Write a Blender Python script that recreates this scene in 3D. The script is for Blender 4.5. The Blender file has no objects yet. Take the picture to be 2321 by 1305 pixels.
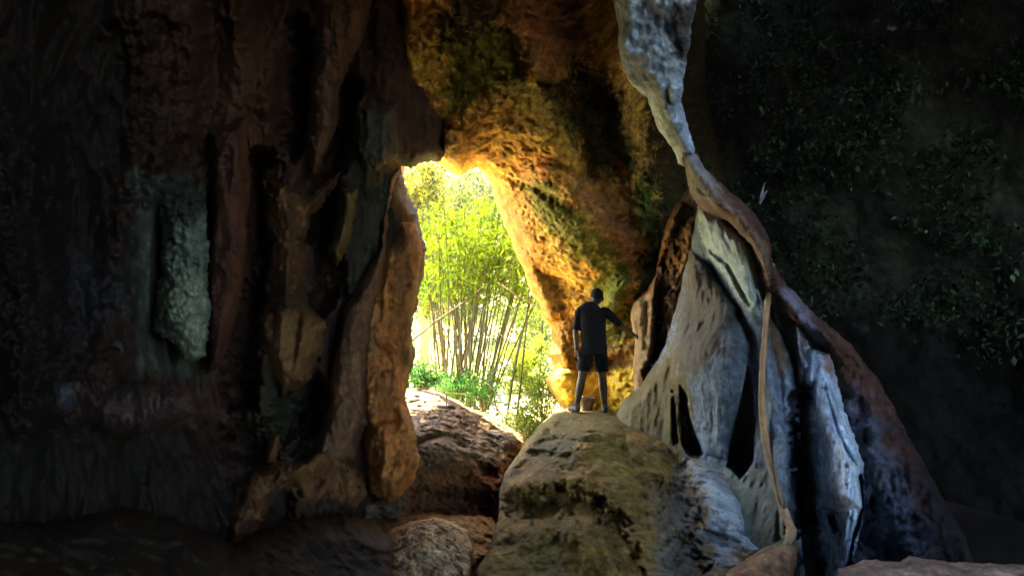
import bpy, math, random
import numpy as np
from mathutils import Vector
from mathutils.bvhtree import BVHTree

random.seed(7)
RNG = np.random.default_rng(11)
SC = bpy.context.scene
COL = SC.collection
F = 1700.0            # focal length in photo pixels
CX, CY = 1160.5, 652.5
EYE = 1.7

# ------------------------------------------------------------------ helpers
def tag(o, label=None, cat=None, group=None, kind=None):
    if label: o['label'] = label
    if cat: o['category'] = cat
    if group: o['group'] = group
    if kind: o['kind'] = kind
    return o

def at(px, py, Y):
    return Vector(((px-CX)/F*Y, Y, EYE-(py-CY)/F*Y))

def mesh_np(name, V, faces, mat, parent=None, col=None, smooth=True, tri=False):
    me = bpy.data.meshes.new(name)
    V = np.asarray(V, np.float32); faces = np.asarray(faces, np.int32)
    n = faces.shape[1]
    me.vertices.add(len(V)); me.vertices.foreach_set('co', V.ravel())
    me.loops.add(faces.size); me.loops.foreach_set('vertex_index', faces.ravel())
    me.polygons.add(len(faces))
    me.polygons.foreach_set('loop_start', np.arange(0, faces.size, n, dtype=np.int32))
    me.polygons.foreach_set('loop_total', np.full(len(faces), n, np.int32))
    me.polygons.foreach_set('use_smooth', np.full(len(faces), smooth, bool))
    me.update(calc_edges=True); me.validate()
    if col is not None:
        a = me.color_attributes.new('col', 'FLOAT_COLOR', 'POINT')
        c = np.ones((len(V), 4), np.float32); c[:, :3] = col
        a.data.foreach_set('color', c.ravel())
    if mat: me.materials.append(mat)
    o = bpy.data.objects.new(name, me); COL.objects.link(o)
    if parent: o.parent = parent
    return o

# ------------------------------------------------------------------ noise
_perm = RNG.permutation(256); _perm = np.concatenate([_perm, _perm, _perm])
_g = RNG.normal(size=(256, 3)); _g /= np.linalg.norm(_g, axis=1)[:, None]
def perlin(P):
    P = np.asarray(P, np.float64)
    i = np.floor(P).astype(np.int64); f = P-i; i &= 255
    u = f*f*f*(f*(f*6-15)+10)
    r = 0
    for dx in (0, 1):
        wx = u[:, 0] if dx else 1-u[:, 0]
        for dy in (0, 1):
            wy = u[:, 1] if dy else 1-u[:, 1]
            for dz in (0, 1):
                wz = u[:, 2] if dz else 1-u[:, 2]
                h = _perm[_perm[_perm[(i[:, 0]+dx) & 255]+((i[:, 1]+dy) & 255)]+((i[:, 2]+dz) & 255)]
                g = _g[h]
                r = r+wx*wy*wz*((f[:, 0]-dx)*g[:, 0]+(f[:, 1]-dy)*g[:, 1]+(f[:, 2]-dz)*g[:, 2])
    return r*1.5
def fbm(P, octv=5, gain=.5, ridge=False):
    P = np.asarray(P, np.float64); a = 1; s = 0; t = 0
    for k in range(octv):
        n = perlin(P*(2.03**k)+17.3*k)
        if ridge: n = 1-2*np.abs(n)*1.3
        s = s+a*n; t += a; a *= gain
    return s/t

def smooth01(x): x = np.clip(x, 0, 1); return x*x*(3-2*x)

# ------------------------------------------------------------------ 2D shapes seen from the cave floor
def sdf_poly(X, Y, poly):
    """positive inside"""
    P = np.array(poly, float); n = len(P)
    d = np.full(X.shape, 1e18); ins = np.zeros(X.shape, bool)
    for k in range(n):
        a = P[k]; b = P[(k+1) % n]; e = b-a
        wx = X-a[0]; wy = Y-a[1]
        t = np.clip((wx*e[0]+wy*e[1])/(e@e+1e-9), 0, 1)
        d = np.minimum(d, (wx-e[0]*t)**2+(wy-e[1]*t)**2)
        c = (a[1] > Y) != (b[1] > Y)
        with np.errstate(divide='ignore', invalid='ignore'):
            ins ^= c & (X < (b[0]-a[0])*(Y-a[1])/(b[1]-a[1]+1e-12)+a[0])
    d = np.sqrt(d)
    return np.where(ins, d, -d)
def dist_line(X, Y, pts):
    P = np.array(pts, float); d = np.full(X.shape, 1e18)
    for k in range(len(P)-1):
        a = P[k]; e = P[k+1]-a
        wx = X-a[0]; wy = Y-a[1]
        t = np.clip((wx*e[0]+wy*e[1])/(e@e+1e-9), 0, 1)
        d = np.minimum(d, (wx-e[0]*t)**2+(wy-e[1]*t)**2)
    return np.sqrt(d)
def rbf(ctrl):
    C = np.array(ctrl, float); n = len(C)
    S = 400.0
    xy = C[:, :2]/S
    K = np.sqrt(((xy[:, None]-xy[None])**2).sum(-1)+.02)
    M = np.zeros((n+3, n+3)); M[:n, :n] = K; M[:n, n] = 1; M[:n, n+1:] = xy
    M[n, :n] = 1; M[n+1:, :n] = xy.T
    M[:n, :n] += np.eye(n)*1e-3
    w = np.linalg.solve(M, np.concatenate([C[:, 2], [0, 0, 0]]))
    def f(X, Y):
        x = X/S; y = Y/S
        r = w[n]+w[n+1]*x+w[n+2]*y
        for k in range(n):
            r = r+w[k]*np.sqrt((x-xy[k, 0])**2+(y-xy[k, 1])**2+.02)
        return r
    return f
def qprof(t): t = np.clip(t, 0, 1); return np.sqrt(np.maximum(0, 1-(1-t)**2))

ROCKS = {}
def rock(name, poly, ctrl, mat, step=4, R=60, roll=.8, thick=1.0, rag=7, feats=(), noise=(), base=None,
         patches=(), parent=None, seed=0, colscale=(1, 1, 1)):
    """A solid boulder or wall: outline and front relief at true distance and size, rounded over its edges, with its own back."""
    P = np.array(poly, float); x0, y0 = P.min(0)-3*step-rag; x1, y1 = P.max(0)+3*step+rag
    gx = np.arange(x0, x1, step); gy = np.arange(y0, y1, step)
    X, Y = np.meshgrid(gx, gy); sh = X.shape
    def n2(s, k=0): return fbm(np.stack([X.ravel()/s, Y.ravel()/s, np.full(X.size, 3.7+k+seed*5.1)], 1), 5, .6).reshape(sh)
    d = sdf_poly(X, Y, P)+rag*2.2*n2(38)+rag*.9*n2(11, 5)
    ins = d > 0
    g1, g0 = np.gradient(d, step)
    near = np.zeros(sh, bool)
    near[1:-1, 1:-1] = (ins[:-2, 1:-1] | ins[2:, 1:-1] | ins[1:-1, :-2] | ins[1:-1, 2:] | ins[:-2, :-2] | ins[2:, 2:] | ins[:-2, 2:] | ins[2:, :-2])
    rim = near & ~ins
    gg = g0**2+g1**2+1e-6
    s = np.where(rim, np.clip(-d/gg, 0, 1.6*step), 0)
    X = X+s*g0; Y = Y+s*g1
    Dfun = rbf(ctrl)
    D = Dfun(X, Y)
    t = np.where(rim, 0, d)
    front = D+roll*(1-qprof(t/R))
    Wx = (X-CX)/F*D; Wz = EYE-(Y-CY)/F*D
    for f in feats:
        if f[0] == 'r':      # soft ridge (pts, width px, height m)
            q = dist_line(X, Y, f[1])*(1+.35*n2(60, 9))
            front = front-f[3]*np.exp(-(q/f[2])**2)*(1+.5*n2(30, 2))
        elif f[0] == 'p':    # lobe with an edge (poly, radius px, height m)
            q = sdf_poly(X, Y, f[1])+5*n2(40, 12)+3*n2(12, 13)
            front = front-f[3]*qprof(q/f[2])
        elif f[0] == 'g':    # crevice line
            q = dist_line(X, Y, f[1])+(.5*f[2]*n2(70, 15)+.35*f[2]*n2(22, 16)+.12*f[2]*n2(9, 17))*2
            front = front+f[3]*smooth01(1.15-np.abs(q)/f[2])*np.clip(1+1.2*n2(110, 18), .15, 1.4)
    ramp = smooth01(t/ (R*.5))*.8+.2
    WP = np.stack([Wx.ravel(), D.ravel(), Wz.ravel()], 1)+seed*13.7
    for (amp, sc, octv, kind, *rot) in noise:
        sc = np.array(sc)
        Q = WP
        if rot:
            a = math.radians(rot[0]); c_, s_ = math.cos(a), math.sin(a)
            Q = np.stack([WP[:, 0]*c_+WP[:, 2]*s_, WP[:, 1], -WP[:, 0]*s_+WP[:, 2]*c_], 1)
        if kind == 'b': n = -np.abs(fbm(Q*sc, octv, .5))*2+.5
        elif kind == 'r': n = fbm(Q*sc, octv, .5, True)
        else: n = fbm(Q*sc, octv, .55)
        front = front-amp*n.reshape(sh)*ramp
    back = D+roll+thick*qprof(np.maximum(t, 0)/(R*2.2))+.15*n2(90, 3)*(t > 0)
    edge = D+roll
    front = np.minimum(front, back-.02)
    front = np.where(rim, edge, front); back = np.where(rim, edge, back)
    use = near | ins
    q = use[:-1, :-1] & use[1:, :-1] & use[:-1, 1:] & use[1:, 1:]
    q &= (ins[:-1, :-1] | ins[1:, :-1] | ins[:-1, 1:] | ins[1:, 1:])
    idF = np.full(sh, -1); k = np.flatnonzero(use.ravel()); idF.ravel()[k] = np.arange(len(k))
    idB = idF.copy(); kb = np.flatnonzero(ins.ravel()); idB.ravel()[kb] = len(k)+np.arange(len(kb))
    def world(Xs, Ys, Ds): return np.stack([(Xs-CX)/F*Ds, Ds, EYE-(Ys-CY)/F*Ds], 1)
    V = np.concatenate([world(X.ravel()[k], Y.ravel()[k], front.ravel()[k]), world(X.ravel()[kb], Y.ravel()[kb], back.ravel()[kb])])
    def quads(I): return np.stack([I[:-1, :-1][q], I[1:, :-1][q], I[1:, 1:][q], I[:-1, 1:][q]], 1)
    fa = np.concatenate([quads(idF), quads(idB)[:, ::-1]])
    # colours: stone tones, staining, lichen and moss, plus some patches of painted light and shade
    c = color_of(V, base, patches, X, Y, k, kb, n2, seed)
    o = mesh_np(name, V, fa, mat, parent, c)
    ROCKS[name] = o
    return o

def color_of(V, base, patches, X, Y, k, kb, n2, seed):
    c1, c2, c3 = [np.array(b) for b in base]
    a = smooth01(fbm(V*np.array([1.1, 1.1, .8])+seed*3.3, 5, .6)*1.6+.5)[:, None]
    b = smooth01(fbm(V*np.array([3.0, 3.0, 1.6])+9+seed, 5, .6)*2.2+.1)[:, None]
    c = c1*(1-a)+c2*a; c = c*(1-b)+c3*b
    c = c*np.exp(.9*fbm(V*17+3, 3, .6))[:, None]*np.exp(.5*fbm(V*7+13, 3, .6))[:, None]
    XX = np.concatenate([X.ravel()[k], X.ravel()[kb]]); YY = np.concatenate([Y.ravel()[k], Y.ravel()[kb]])
    if patches:
        wob = fbm(V*4.5+31+seed, 5, .65); wob2 = fbm(V*14+5, 3, .6)
    for (pl, pc, soft, strength) in patches:
        dd = sdf_poly(XX, YY, pl)
        m = smooth01((dd+soft*(1.5*wob+.7*wob2))/soft+.5)[:, None]*strength
        c = c*(1-m)+np.array(pc)*m
    return np.clip(c, .004, .95)

# ------------------------------------------------------------------ materials
def rock_mat(name, fine=22., bump=.35, rough=.86, streak=(1, 1, 1), spec=.25, contrast=(.55, 1.35), bdist=.03, rot=0.):
    m = bpy.data.materials.new(name); m.use_nodes = True
    nt = m.node_tree; N = nt.nodes; L = nt.links; N.clear()
    out = N.new('ShaderNodeOutputMaterial'); b = N.new('ShaderNodeBsdfPrincipled')
    L.new(b.outputs[0], out.inputs[0])
    at_ = N.new('ShaderNodeAttribute'); at_.attribute_name = 'col'
    tc = N.new('ShaderNodeTexCoord'); mp = N.new('ShaderNodeMapping'); mp.inputs['Scale'].default_value = streak
    mp.inputs['Rotation'].default_value = (0, rot, 0)
    L.new(tc.outputs['Object'], mp.inputs[0])
    n1 = N.new('ShaderNodeTexNoise'); n1.inputs['Scale'].default_value = fine*.35; n1.inputs['Detail'].default_value = 8; n1.inputs['Roughness'].default_value = .7
    n2 = N.new('ShaderNodeTexNoise'); n2.inputs['Scale'].default_value = fine; n2.inputs['Detail'].default_value = 6; n2.inputs['Roughness'].default_value = .75
    vo = N.new('ShaderNodeTexVoronoi'); vo.inputs['Scale'].default_value = fine*.8; vo.feature = 'F1'
    for n in (n1, n2, vo): L.new(mp.outputs[0], n.inputs['Vector'])
    mr = N.new('ShaderNodeMapRange'); mr.inputs[1].default_value = .3; mr.inputs[2].default_value = .7
    mr.inputs[3].default_value = contrast[0]; mr.inputs[4].default_value = contrast[1]
    L.new(n1.outputs[0], mr.inputs[0])
    mr2 = N.new('ShaderNodeMapRange'); mr2.inputs[1].default_value = .3; mr2.inputs[2].default_value = .7
    mr2.inputs[3].default_value = .75; mr2.inputs[4].default_value = 1.2
    L.new(n2.outputs[0], mr2.inputs[0])
    mu = N.new('ShaderNodeMath'); mu.operation = 'MULTIPLY'; L.new(mr.outputs[0], mu.inputs[0]); L.new(mr2.outputs[0], mu.inputs[1])
    vm = N.new('ShaderNodeVectorMath'); vm.operation = 'SCALE'; L.new(at_.outputs['Color'], vm.inputs[0]); L.new(mu.outputs[0], vm.inputs['Scale'])
    L.new(vm.outputs[0], b.inputs['Base Color'])
    ad = N.new('ShaderNodeMath'); ad.operation = 'MULTIPLY_ADD'; ad.inputs[1].default_value = .5
    L.new(vo.outputs['Distance'], ad.inputs[0]); L.new(n2.outputs[0], ad.inputs[2])
    ad2 = N.new('ShaderNodeMath'); ad2.operation = 'MULTIPLY_ADD'; ad2.inputs[1].default_value = 1.5
    L.new(n1.outputs[0], ad2.inputs[0]); L.new(ad.outputs[0], ad2.inputs[2])
    bp = N.new('ShaderNodeBump'); bp.inputs['Strength'].default_value = bump; bp.inputs['Distance'].default_value = bdist
    L.new(ad2.outputs[0], bp.inputs['Height']); L.new(bp.outputs[0], b.inputs['Normal'])
    b.inputs['Roughness'].default_value = rough; b.inputs['Specular IOR Level'].default_value = spec
    return m
def leaf_mat(name, trans=.5, gl=.008):
    m = bpy.data.materials.new(name); m.use_nodes = True
    nt = m.node_tree; N = nt.nodes; L = nt.links; N.clear()
    out = N.new('ShaderNodeOutputMaterial')
    a = N.new('ShaderNodeAttribute'); a.attribute_name = 'col'
    d = N.new('ShaderNodeBsdfDiffuse'); t = N.new('ShaderNodeBsdfTranslucent'); g = N.new('ShaderNodeBsdfGlossy')
    g.inputs['Roughness'].default_value = .4
    tc = N.new('ShaderNodeTexCoord'); no = N.new('ShaderNodeTexNoise'); no.inputs['Scale'].default_value = 3.0
    L.new(tc.outputs['Object'], no.inputs['Vector'])
    mr = N.new('ShaderNodeMapRange'); mr.inputs[3].default_value = .6; mr.inputs[4].default_value = 1.4; L.new(no.outputs[0], mr.inputs[0])
    vm = N.new('ShaderNodeVectorMath'); vm.operation = 'SCALE'; L.new(a.outputs['Color'], vm.inputs[0]); L.new(mr.outputs[0], vm.inputs['Scale'])
    L.new(vm.outputs[0], d.inputs[0]); L.new(vm.outputs[0], t.inputs[0])
    mx = N.new('ShaderNodeMixShader'); mx.inputs[0].default_value = trans
    L.new(d.outputs[0], mx.inputs[1]); L.new(t.outputs[0], mx.inputs[2])
    m2 = N.new('ShaderNodeMixShader'); m2.inputs[0].default_value = gl
    L.new(mx.outputs[0], m2.inputs[1]); L.new(g.outputs[0], m2.inputs[2]); L.new(m2.outputs[0], out.inputs[0])
    return m
def plain(name, c, rough=.8, spec=.3, ns=30, amp=.25, bump=.15):
    m = bpy.data.materials.new(name); m.use_nodes = True
    nt = m.node_tree; N = nt.nodes; L = nt.links; b = N['Principled BSDF']
    tc = N.new('ShaderNodeTexCoord'); no = N.new('ShaderNodeTexNoise'); no.inputs['Scale'].default_value = ns; no.inputs['Detail'].default_value = 5
    L.new(tc.outputs['Object'], no.inputs['Vector'])
    mr = N.new('ShaderNodeMapRange'); mr.inputs[3].default_value = 1-amp; mr.inputs[4].default_value = 1+amp; L.new(no.outputs[0], mr.inputs[0])
    vm = N.new('ShaderNodeVectorMath'); vm.operation = 'SCALE'; vm.inputs[0].default_value = c; L.new(mr.outputs[0], vm.inputs['Scale'])
    L.new(vm.outputs[0], b.inputs['Base Color'])
    bp = N.new('ShaderNodeBump'); bp.inputs['Strength'].default_value = bump; bp.inputs['Distance'].default_value = .01; L.new(no.outputs[0], bp.inputs['Height']); L.new(bp.outputs[0], b.inputs['Normal'])
    b.inputs['Roughness'].default_value = rough; b.inputs['Specular IOR Level'].default_value = spec
    return m

M_BROWN = rock_mat('brown_limestone', 16, .5, .7, (1.6, 1.6, .5), .35, bdist=.06)
M_GOLD = rock_mat('ochre_limestone', 20, .7, .85, (1, 1, 1), .2, (.4, 1.6), bdist=.07)
M_GREY = rock_mat('grey_limestone', 18, .45, .8, (1.3, 1.3, .7), .25, (.62, 1.25), bdist=.05)
M_BOULD = rock_mat('boulder_stone', 20, .55, .85, (1, 1, 1), .2, (.5, 1.4), bdist=.06)
M_LEAF = leaf_mat('sunlit_leaves', .55)
M_IVY = leaf_mat('shaded_leaves', .25, 0.)

# ------------------------------------------------------------------ camera, sky, sun
cam = bpy.data.cameras.new('camera'); co = bpy.data.objects.new('camera', cam); COL.objects.link(co)
co.location = (0, 0, EYE); co.rotation_euler = (math.radians(90), 0, 0)
cam.sensor_width = 36; cam.lens = 36*F/2321; cam.clip_end = 2000
SC.camera = co
TS = Vector((-0.36, 0.52, 0.80)).normalized()
sun = bpy.data.lights.new('sun', 'SUN'); so = bpy.data.objects.new('sun', sun); COL.objects.link(so)
sun.energy = 5; sun.angle = math.radians(.5); sun.color = (1, .85, .52)
so.rotation_euler = (-TS).to_track_quat('-Z', 'Y').to_euler()
w = bpy.data.worlds.new('World'); SC.world = w; w.use_nodes = True
wn = w.node_tree.nodes; sky = wn.new('ShaderNodeTexSky'); sky.sky_type = 'NISHITA'; sky.sun_disc = False
sky.sun_elevation = math.asin(TS.z); sky.sun_rotation = math.atan2(TS.x, TS.y)
w.node_tree.links.new(sky.outputs[0], wn['Background'].inputs[0]); wn['Background'].inputs[1].default_value = .10
vs = SC.view_settings; vs.view_transform = 'Standard'; vs.look = 'None'; vs.exposure = 4.75; vs.gamma = 1
cy = SC.cycles; cy.max_bounces = 8; cy.diffuse_bounces = 6; cy.use_denoising = True
cy.sample_clamp_indirect = 6

# ------------------------------------------------------------------ ground
def ground():
    gx = np.concatenate([-np.geomspace(600, 8, 30), np.linspace(-7.5, 9, 140), np.geomspace(9.5, 600, 30)])
    gy = np.concatenate([-np.geomspace(60, 3, 8), np.linspace(-2.5, 20, 160), np.geomspace(20.5, 900, 40)])
    X, Y = np.meshgrid(gx, gy); P = np.stack([X.ravel(), Y.ravel(), np.zeros(X.size)], 1)
    z = -1.15+.18*fbm(P*.5, 5)+.05*fbm(P*3, 4)
    inside = smooth01((Y.ravel()-10)/4)
    z = z+inside*(.35+.03*(Y.ravel()-14).clip(0, 40))
    bounce_bank = np.exp(-((P[:, 0]+3.2)/1.7)**2-((P[:, 1]-11.8)/2.0)**2)  # unseen mound added behind the left wall to bounce sunlight inside
    z = z+.9*bounce_bank
    V = P.copy(); V[:, 2] = z
    I = np.arange(X.size).reshape(X.shape)
    fa = np.stack([I[:-1, :-1].ravel(), I[:-1, 1:].ravel(), I[1:, 1:].ravel(), I[1:, :-1].ravel()], 1)
    a = smooth01(fbm(P*.7+4, 4)*2+.5)[:, None]
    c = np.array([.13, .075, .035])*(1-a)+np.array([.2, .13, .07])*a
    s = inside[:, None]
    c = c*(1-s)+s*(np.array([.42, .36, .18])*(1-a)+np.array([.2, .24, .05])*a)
    k = np.maximum(smooth01(bounce_bank*3), smooth01(np.exp(-((P[:, 0]+1.9)/2.3)**4-((P[:, 1]-14.0)/3.0)**4)*2))[:, None]; c = c*(1-k)+np.array([.72, .60, .38])*k  # ground paled here and past the ledge crest to bounce light onto the arch
    dk = (smooth01((P[:, 0]-2)/1.5)*(1-smooth01((P[:, 1]-9)/2)))[:, None]; c = c*(1-dk)+np.array([.016, .012, .009])*dk  # shade of the lower right painted into the ground colour
    o = mesh_np('ground', V, fa, M_BOULD, None, c)
    tag(o, kind='structure')
ground()
#PART2
# ------------------------------------------------------------------ rocks of the cave
BR = [(.045, .019, .010), (.075, .034, .016), (.027, .012, .007)]
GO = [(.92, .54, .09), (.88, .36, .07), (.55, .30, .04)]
GR = [(.12, .16, .20), (.18, .23, .28), (.075, .095, .115)]

def left_wall():
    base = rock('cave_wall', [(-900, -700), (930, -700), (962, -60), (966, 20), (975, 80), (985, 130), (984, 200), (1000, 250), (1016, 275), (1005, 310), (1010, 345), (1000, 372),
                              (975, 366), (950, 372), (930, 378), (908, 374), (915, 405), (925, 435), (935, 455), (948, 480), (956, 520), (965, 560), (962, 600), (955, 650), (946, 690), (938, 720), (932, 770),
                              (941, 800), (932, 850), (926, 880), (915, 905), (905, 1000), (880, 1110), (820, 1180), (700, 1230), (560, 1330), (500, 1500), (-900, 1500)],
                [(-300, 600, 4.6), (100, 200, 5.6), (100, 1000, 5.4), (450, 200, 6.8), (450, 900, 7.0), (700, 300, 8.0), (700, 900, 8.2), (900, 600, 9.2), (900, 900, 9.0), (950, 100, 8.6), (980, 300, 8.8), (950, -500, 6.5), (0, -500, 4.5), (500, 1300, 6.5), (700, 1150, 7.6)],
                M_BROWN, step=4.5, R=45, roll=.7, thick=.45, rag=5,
                feats=[('r', [(300, -300), (330, 300), (260, 600), (230, 900)], 60, .5), ('r', [(500, -200), (560, 180), (480, 420)], 45, .4),
                       ('r', [(430, -200), (420, 250), (360, 420)], 40, .4), ('r', [(640, 50), (600, 250), (560, 420)], 30, .35),
                       ('g', [(590, 360), (580, 600), (550, 760), (545, 900)], 42, 1.5), ('g', [(680, 60), (690, 250), (660, 330)], 30, 1.2), ('g', [(790, 200), (770, 330), (745, 400), (720, 520)], 32, 1.5), ('g', [(740, 560), (760, 640), (720, 700)], 30, 1.0), ('g', [(700, 880), (660, 960), (560, 1000)], 60, 1.0),
                       ('r', [(860, -100), (880, 150), (850, 380)], 50, .3), ('r', [(0, 300), (60, 900)], 90, .6)],
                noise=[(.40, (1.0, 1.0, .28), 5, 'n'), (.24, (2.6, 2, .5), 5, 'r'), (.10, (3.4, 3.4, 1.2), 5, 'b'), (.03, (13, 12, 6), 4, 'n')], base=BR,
                patches=[([(330, 100), (640, 0), (600, 420), (470, 420), (380, 330)], (.07, .028, .012), 60, .6),
                         ([(520, 100), (620, 60), (600, 330), (480, 450)], (.12, .05, .02), 40, .6),
                         ([(800, 300), (900, 300), (890, 600), (800, 700)], (.035, .04, .02), 50, .8),
                         ([(600, 820), (740, 880), (720, 1010), (560, 1030)], (.04, .05, .02), 50, .7),
                         ([(-1000, -800), (300, -800), (330, 300), (280, 560), (180, 1000), (-1000, 1500)], (.012, .007, .005), 120, .9), ([(-1000, 930), (440, 960), (560, 1120), (540, 1600), (-1000, 1600)], (.010, .007, .004), 90, .9), ([(140, 600), (320, 540), (320, 700), (170, 760)], (.035, .035, .042), 60, .5), ([(310, 400), (482, 410), (486, 850), (300, 840)], (.10, .125, .10), 60, .8)], seed=1)  # far-left and lower-left darkness painted into the wall colour as shade
    tag(base, 'dark reddish brown limestone wall filling the left of the cave, edging the bright opening', 'rock wall')
    def part(n, poly, Yc, cols, R=45, roll=.45, feats=(), patches=(), seed=2, noise=None, step=3.5, rag=4, thick=.7, label=None, mat=M_BROWN):
        if isinstance(Yc, (int, float)): Yc = [(0, 0, Yc), (800, 0, Yc), (0, 900, Yc), (800, 900, Yc+.01)]
        o = rock(n, poly, Yc, mat, step=step, R=R, roll=roll, thick=thick, rag=rag, feats=feats, patches=patches, seed=seed, base=cols, parent=base,
                 noise=noise or [(.16, (1.6, 1.6, .5), 5, 'n'), (.07, (6, 5, 1.3), 4, 'r'), (.11, (5, 5, 2.5), 5, 'b'), (.04, (16, 14, 10), 3, 'b')])
        if label: o['label'] = label
        return o
    b1 = [(.11, .05, .025), (.16, .075, .038), (.06, .027, .012)]
    b2 = [(.17, .07, .022), (.24, .115, .038), (.07, .028, .01)]
    b3 = [(.08, .065, .025), (.15, .09, .03), (.04, .035, .014)]
    part('drapery', [(700, -300), (850, -300), (850, 0), (812, 110), (772, 190), (765, 280), (728, 372), (706, 400), (696, 340), (702, 200), (712, 60)], 7.3, b1, seed=3, label='brown hanging drapery tapering to a ragged tip')
    part('flowstone', [(592, 120), (640, 180), (655, 320), (672, 430), (704, 444), (738, 414), (773, 388), (765, 410), (738, 456), (702, 494), (692, 560), (688, 640), (704, 700), (742, 726), (730, 800), (692, 875), (640, 892), (604, 835), (584, 760), (598, 700), (610, 640), (612, 560), (602, 470), (592, 360), (582, 240)],
         [(610, 150, 7.9), (640, 400, 7.75), (760, 400, 7.9), (650, 560, 7.6), (660, 700, 7.4), (590, 780, 7.4), (735, 760, 7.4), (660, 860, 7.3)], [(.15, .065, .02), (.22, .10, .033), (.06, .025, .009)], R=55, roll=.55, seed=4, thick=.4, rag=7,
         feats=[('r', [(640, 720), (640, 860)], 14, .1), ('r', [(690, 720), (672, 860)], 12, .1), ('r', [(765, 395), (700, 460), (680, 560)], 12, .12), ('g', [(596, 300), (615, 420)], 30, .3), ('r', [(640, 430), (652, 680)], 18, .15), ('g', [(610, 690), (700, 672)], 16, .12)],
         noise=[(.18, (1.6, 1.6, .5), 5, 'n'), (.09, (8, 5, .8), 4, 'r'), (.10, (5, 5, 2.5), 5, 'b'), (.04, (16, 14, 10), 3, 'b')],
         patches=[([(560, 60), (680, 60), (690, 380), (560, 420)], (.05, .024, .011), 60, .85), ([(585, 640), (720, 640), (720, 710), (585, 710)], (.035, .03, .012), 40, .8), ([(590, 720), (745, 720), (700, 880), (620, 880)], (.24, .125, .04), 40, .8)], label='brown fluted flowstone that forks at the top and fans out at its foot')
    part('stalactite', [(770, 420), (812, 430), (802, 500), (788, 565), (762, 606), (742, 570), (766, 500)], 7.6, b3, R=30, seed=5, label='small olive stalactite with a pointed tip')
    part('drapery', [(815, 240), (900, 230), (905, 350), (850, 392), (815, 375), (800, 330)], 7.9, [(.06, .05, .04), (.09, .07, .05), (.04, .03, .02)], R=40, seed=6)
    part('buttress', [(905, 380), (893, 430), (882, 480), (876, 560), (868, 640), (850, 700), (835, 800), (832, 960), (800, 1040), (720, 1075), (640, 1120), (600, 1110), (700, 1040), (738, 950), (752, 830), (775, 700), (815, 640), (862, 560), (868, 480), (880, 400)],
         [(900, 400, 8.5), (860, 600, 8.2), (780, 800, 7.8), (780, 1000, 7.5), (650, 1100, 7.2)], [(.15, .075, .036), (.22, .11, .05), (.085, .037, .018)], R=40, seed=8)
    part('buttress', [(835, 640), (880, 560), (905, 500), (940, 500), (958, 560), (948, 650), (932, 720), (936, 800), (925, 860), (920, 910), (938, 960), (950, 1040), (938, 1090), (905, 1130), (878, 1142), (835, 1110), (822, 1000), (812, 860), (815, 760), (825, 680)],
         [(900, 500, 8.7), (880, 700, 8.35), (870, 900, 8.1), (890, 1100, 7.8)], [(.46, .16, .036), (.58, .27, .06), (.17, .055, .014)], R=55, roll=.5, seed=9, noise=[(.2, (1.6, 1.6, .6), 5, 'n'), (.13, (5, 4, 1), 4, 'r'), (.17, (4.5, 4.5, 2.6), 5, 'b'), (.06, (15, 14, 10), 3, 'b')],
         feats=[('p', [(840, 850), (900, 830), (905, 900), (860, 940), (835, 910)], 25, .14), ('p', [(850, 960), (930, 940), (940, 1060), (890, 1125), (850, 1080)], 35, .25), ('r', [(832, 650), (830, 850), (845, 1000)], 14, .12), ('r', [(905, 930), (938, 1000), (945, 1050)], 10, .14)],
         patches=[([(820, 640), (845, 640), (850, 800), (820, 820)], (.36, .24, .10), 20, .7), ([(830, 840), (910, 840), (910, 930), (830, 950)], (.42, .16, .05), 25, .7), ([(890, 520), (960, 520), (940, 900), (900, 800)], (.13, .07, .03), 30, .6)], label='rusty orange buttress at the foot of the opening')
    part('column', [(372, 440), (462, 430), (476, 560), (474, 700), (470, 806), (436, 818), (402, 812), (392, 770), (350, 760), (352, 680), (368, 560), (362, 490)], 5.9, [(.18, .22, .17), (.30, .34, .22), (.11, .14, .09)], R=70, roll=.28, seed=10, step=3, rag=8, thick=.4,
         noise=[(.12, (3, 3, 2), 5, 'n'), (.13, (9, 9, 9), 5, 'b'), (.06, (24, 24, 24), 3, 'b')], patches=[([(340,400),(480,400),(480,480),(360,520)],(.04,.04,.03),40,.9),([(320,400),(392,400),(384,600),(402,860),(300,860)],(.045,.055,.035),34,.95)], mat=M_GREY, label='pale grey green lichen covered column')
    part('drapery', [(474, 300), (560, 260), (566, 420), (550, 650), (524, 770), (500, 830), (466, 850), (470, 600), (478, 460)], 6.15, [(.08, .028, .015), (.11, .038, .02), (.045, .015, .008)], R=35, seed=11)
    part('ledge', [(742, 1005), (690, 1040), (640, 1050), (580, 1068), (535, 1100), (518, 1180), (505, 1290), (480, 1480), (760, 1480), (790, 1300), (760, 1180), (838, 1120), (800, 1040)],
         [(740, 1030, 7.4), (560, 1090, 6.7), (520, 1300, 6.0), (700, 1150, 7.2), (720, 1400, 6.4)], b2, R=34, roll=.4, seed=12, rag=8, thick=.5,
         feats=[('g', [(640, 1110), (620, 1200), (600, 1300)], 40, .5), ('r', [(570, 1100), (535, 1200), (525, 1320)], 16, .15), ('r', [(740, 1020), (640, 1085), (580, 1150)], 14, .12)],
         noise=[(.18, (2, 2, 1), 5, 'n'), (.09, (8, 6, 2.5), 4, 'r'), (.12, (6, 5, 4), 5, 'b'), (.03, (18, 15, 12), 3, 'n')],
         patches=[([(620, 1130), (760, 1130), (840, 1500), (580, 1500)], (.03, .018, .009), 40, .9)])
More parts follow.
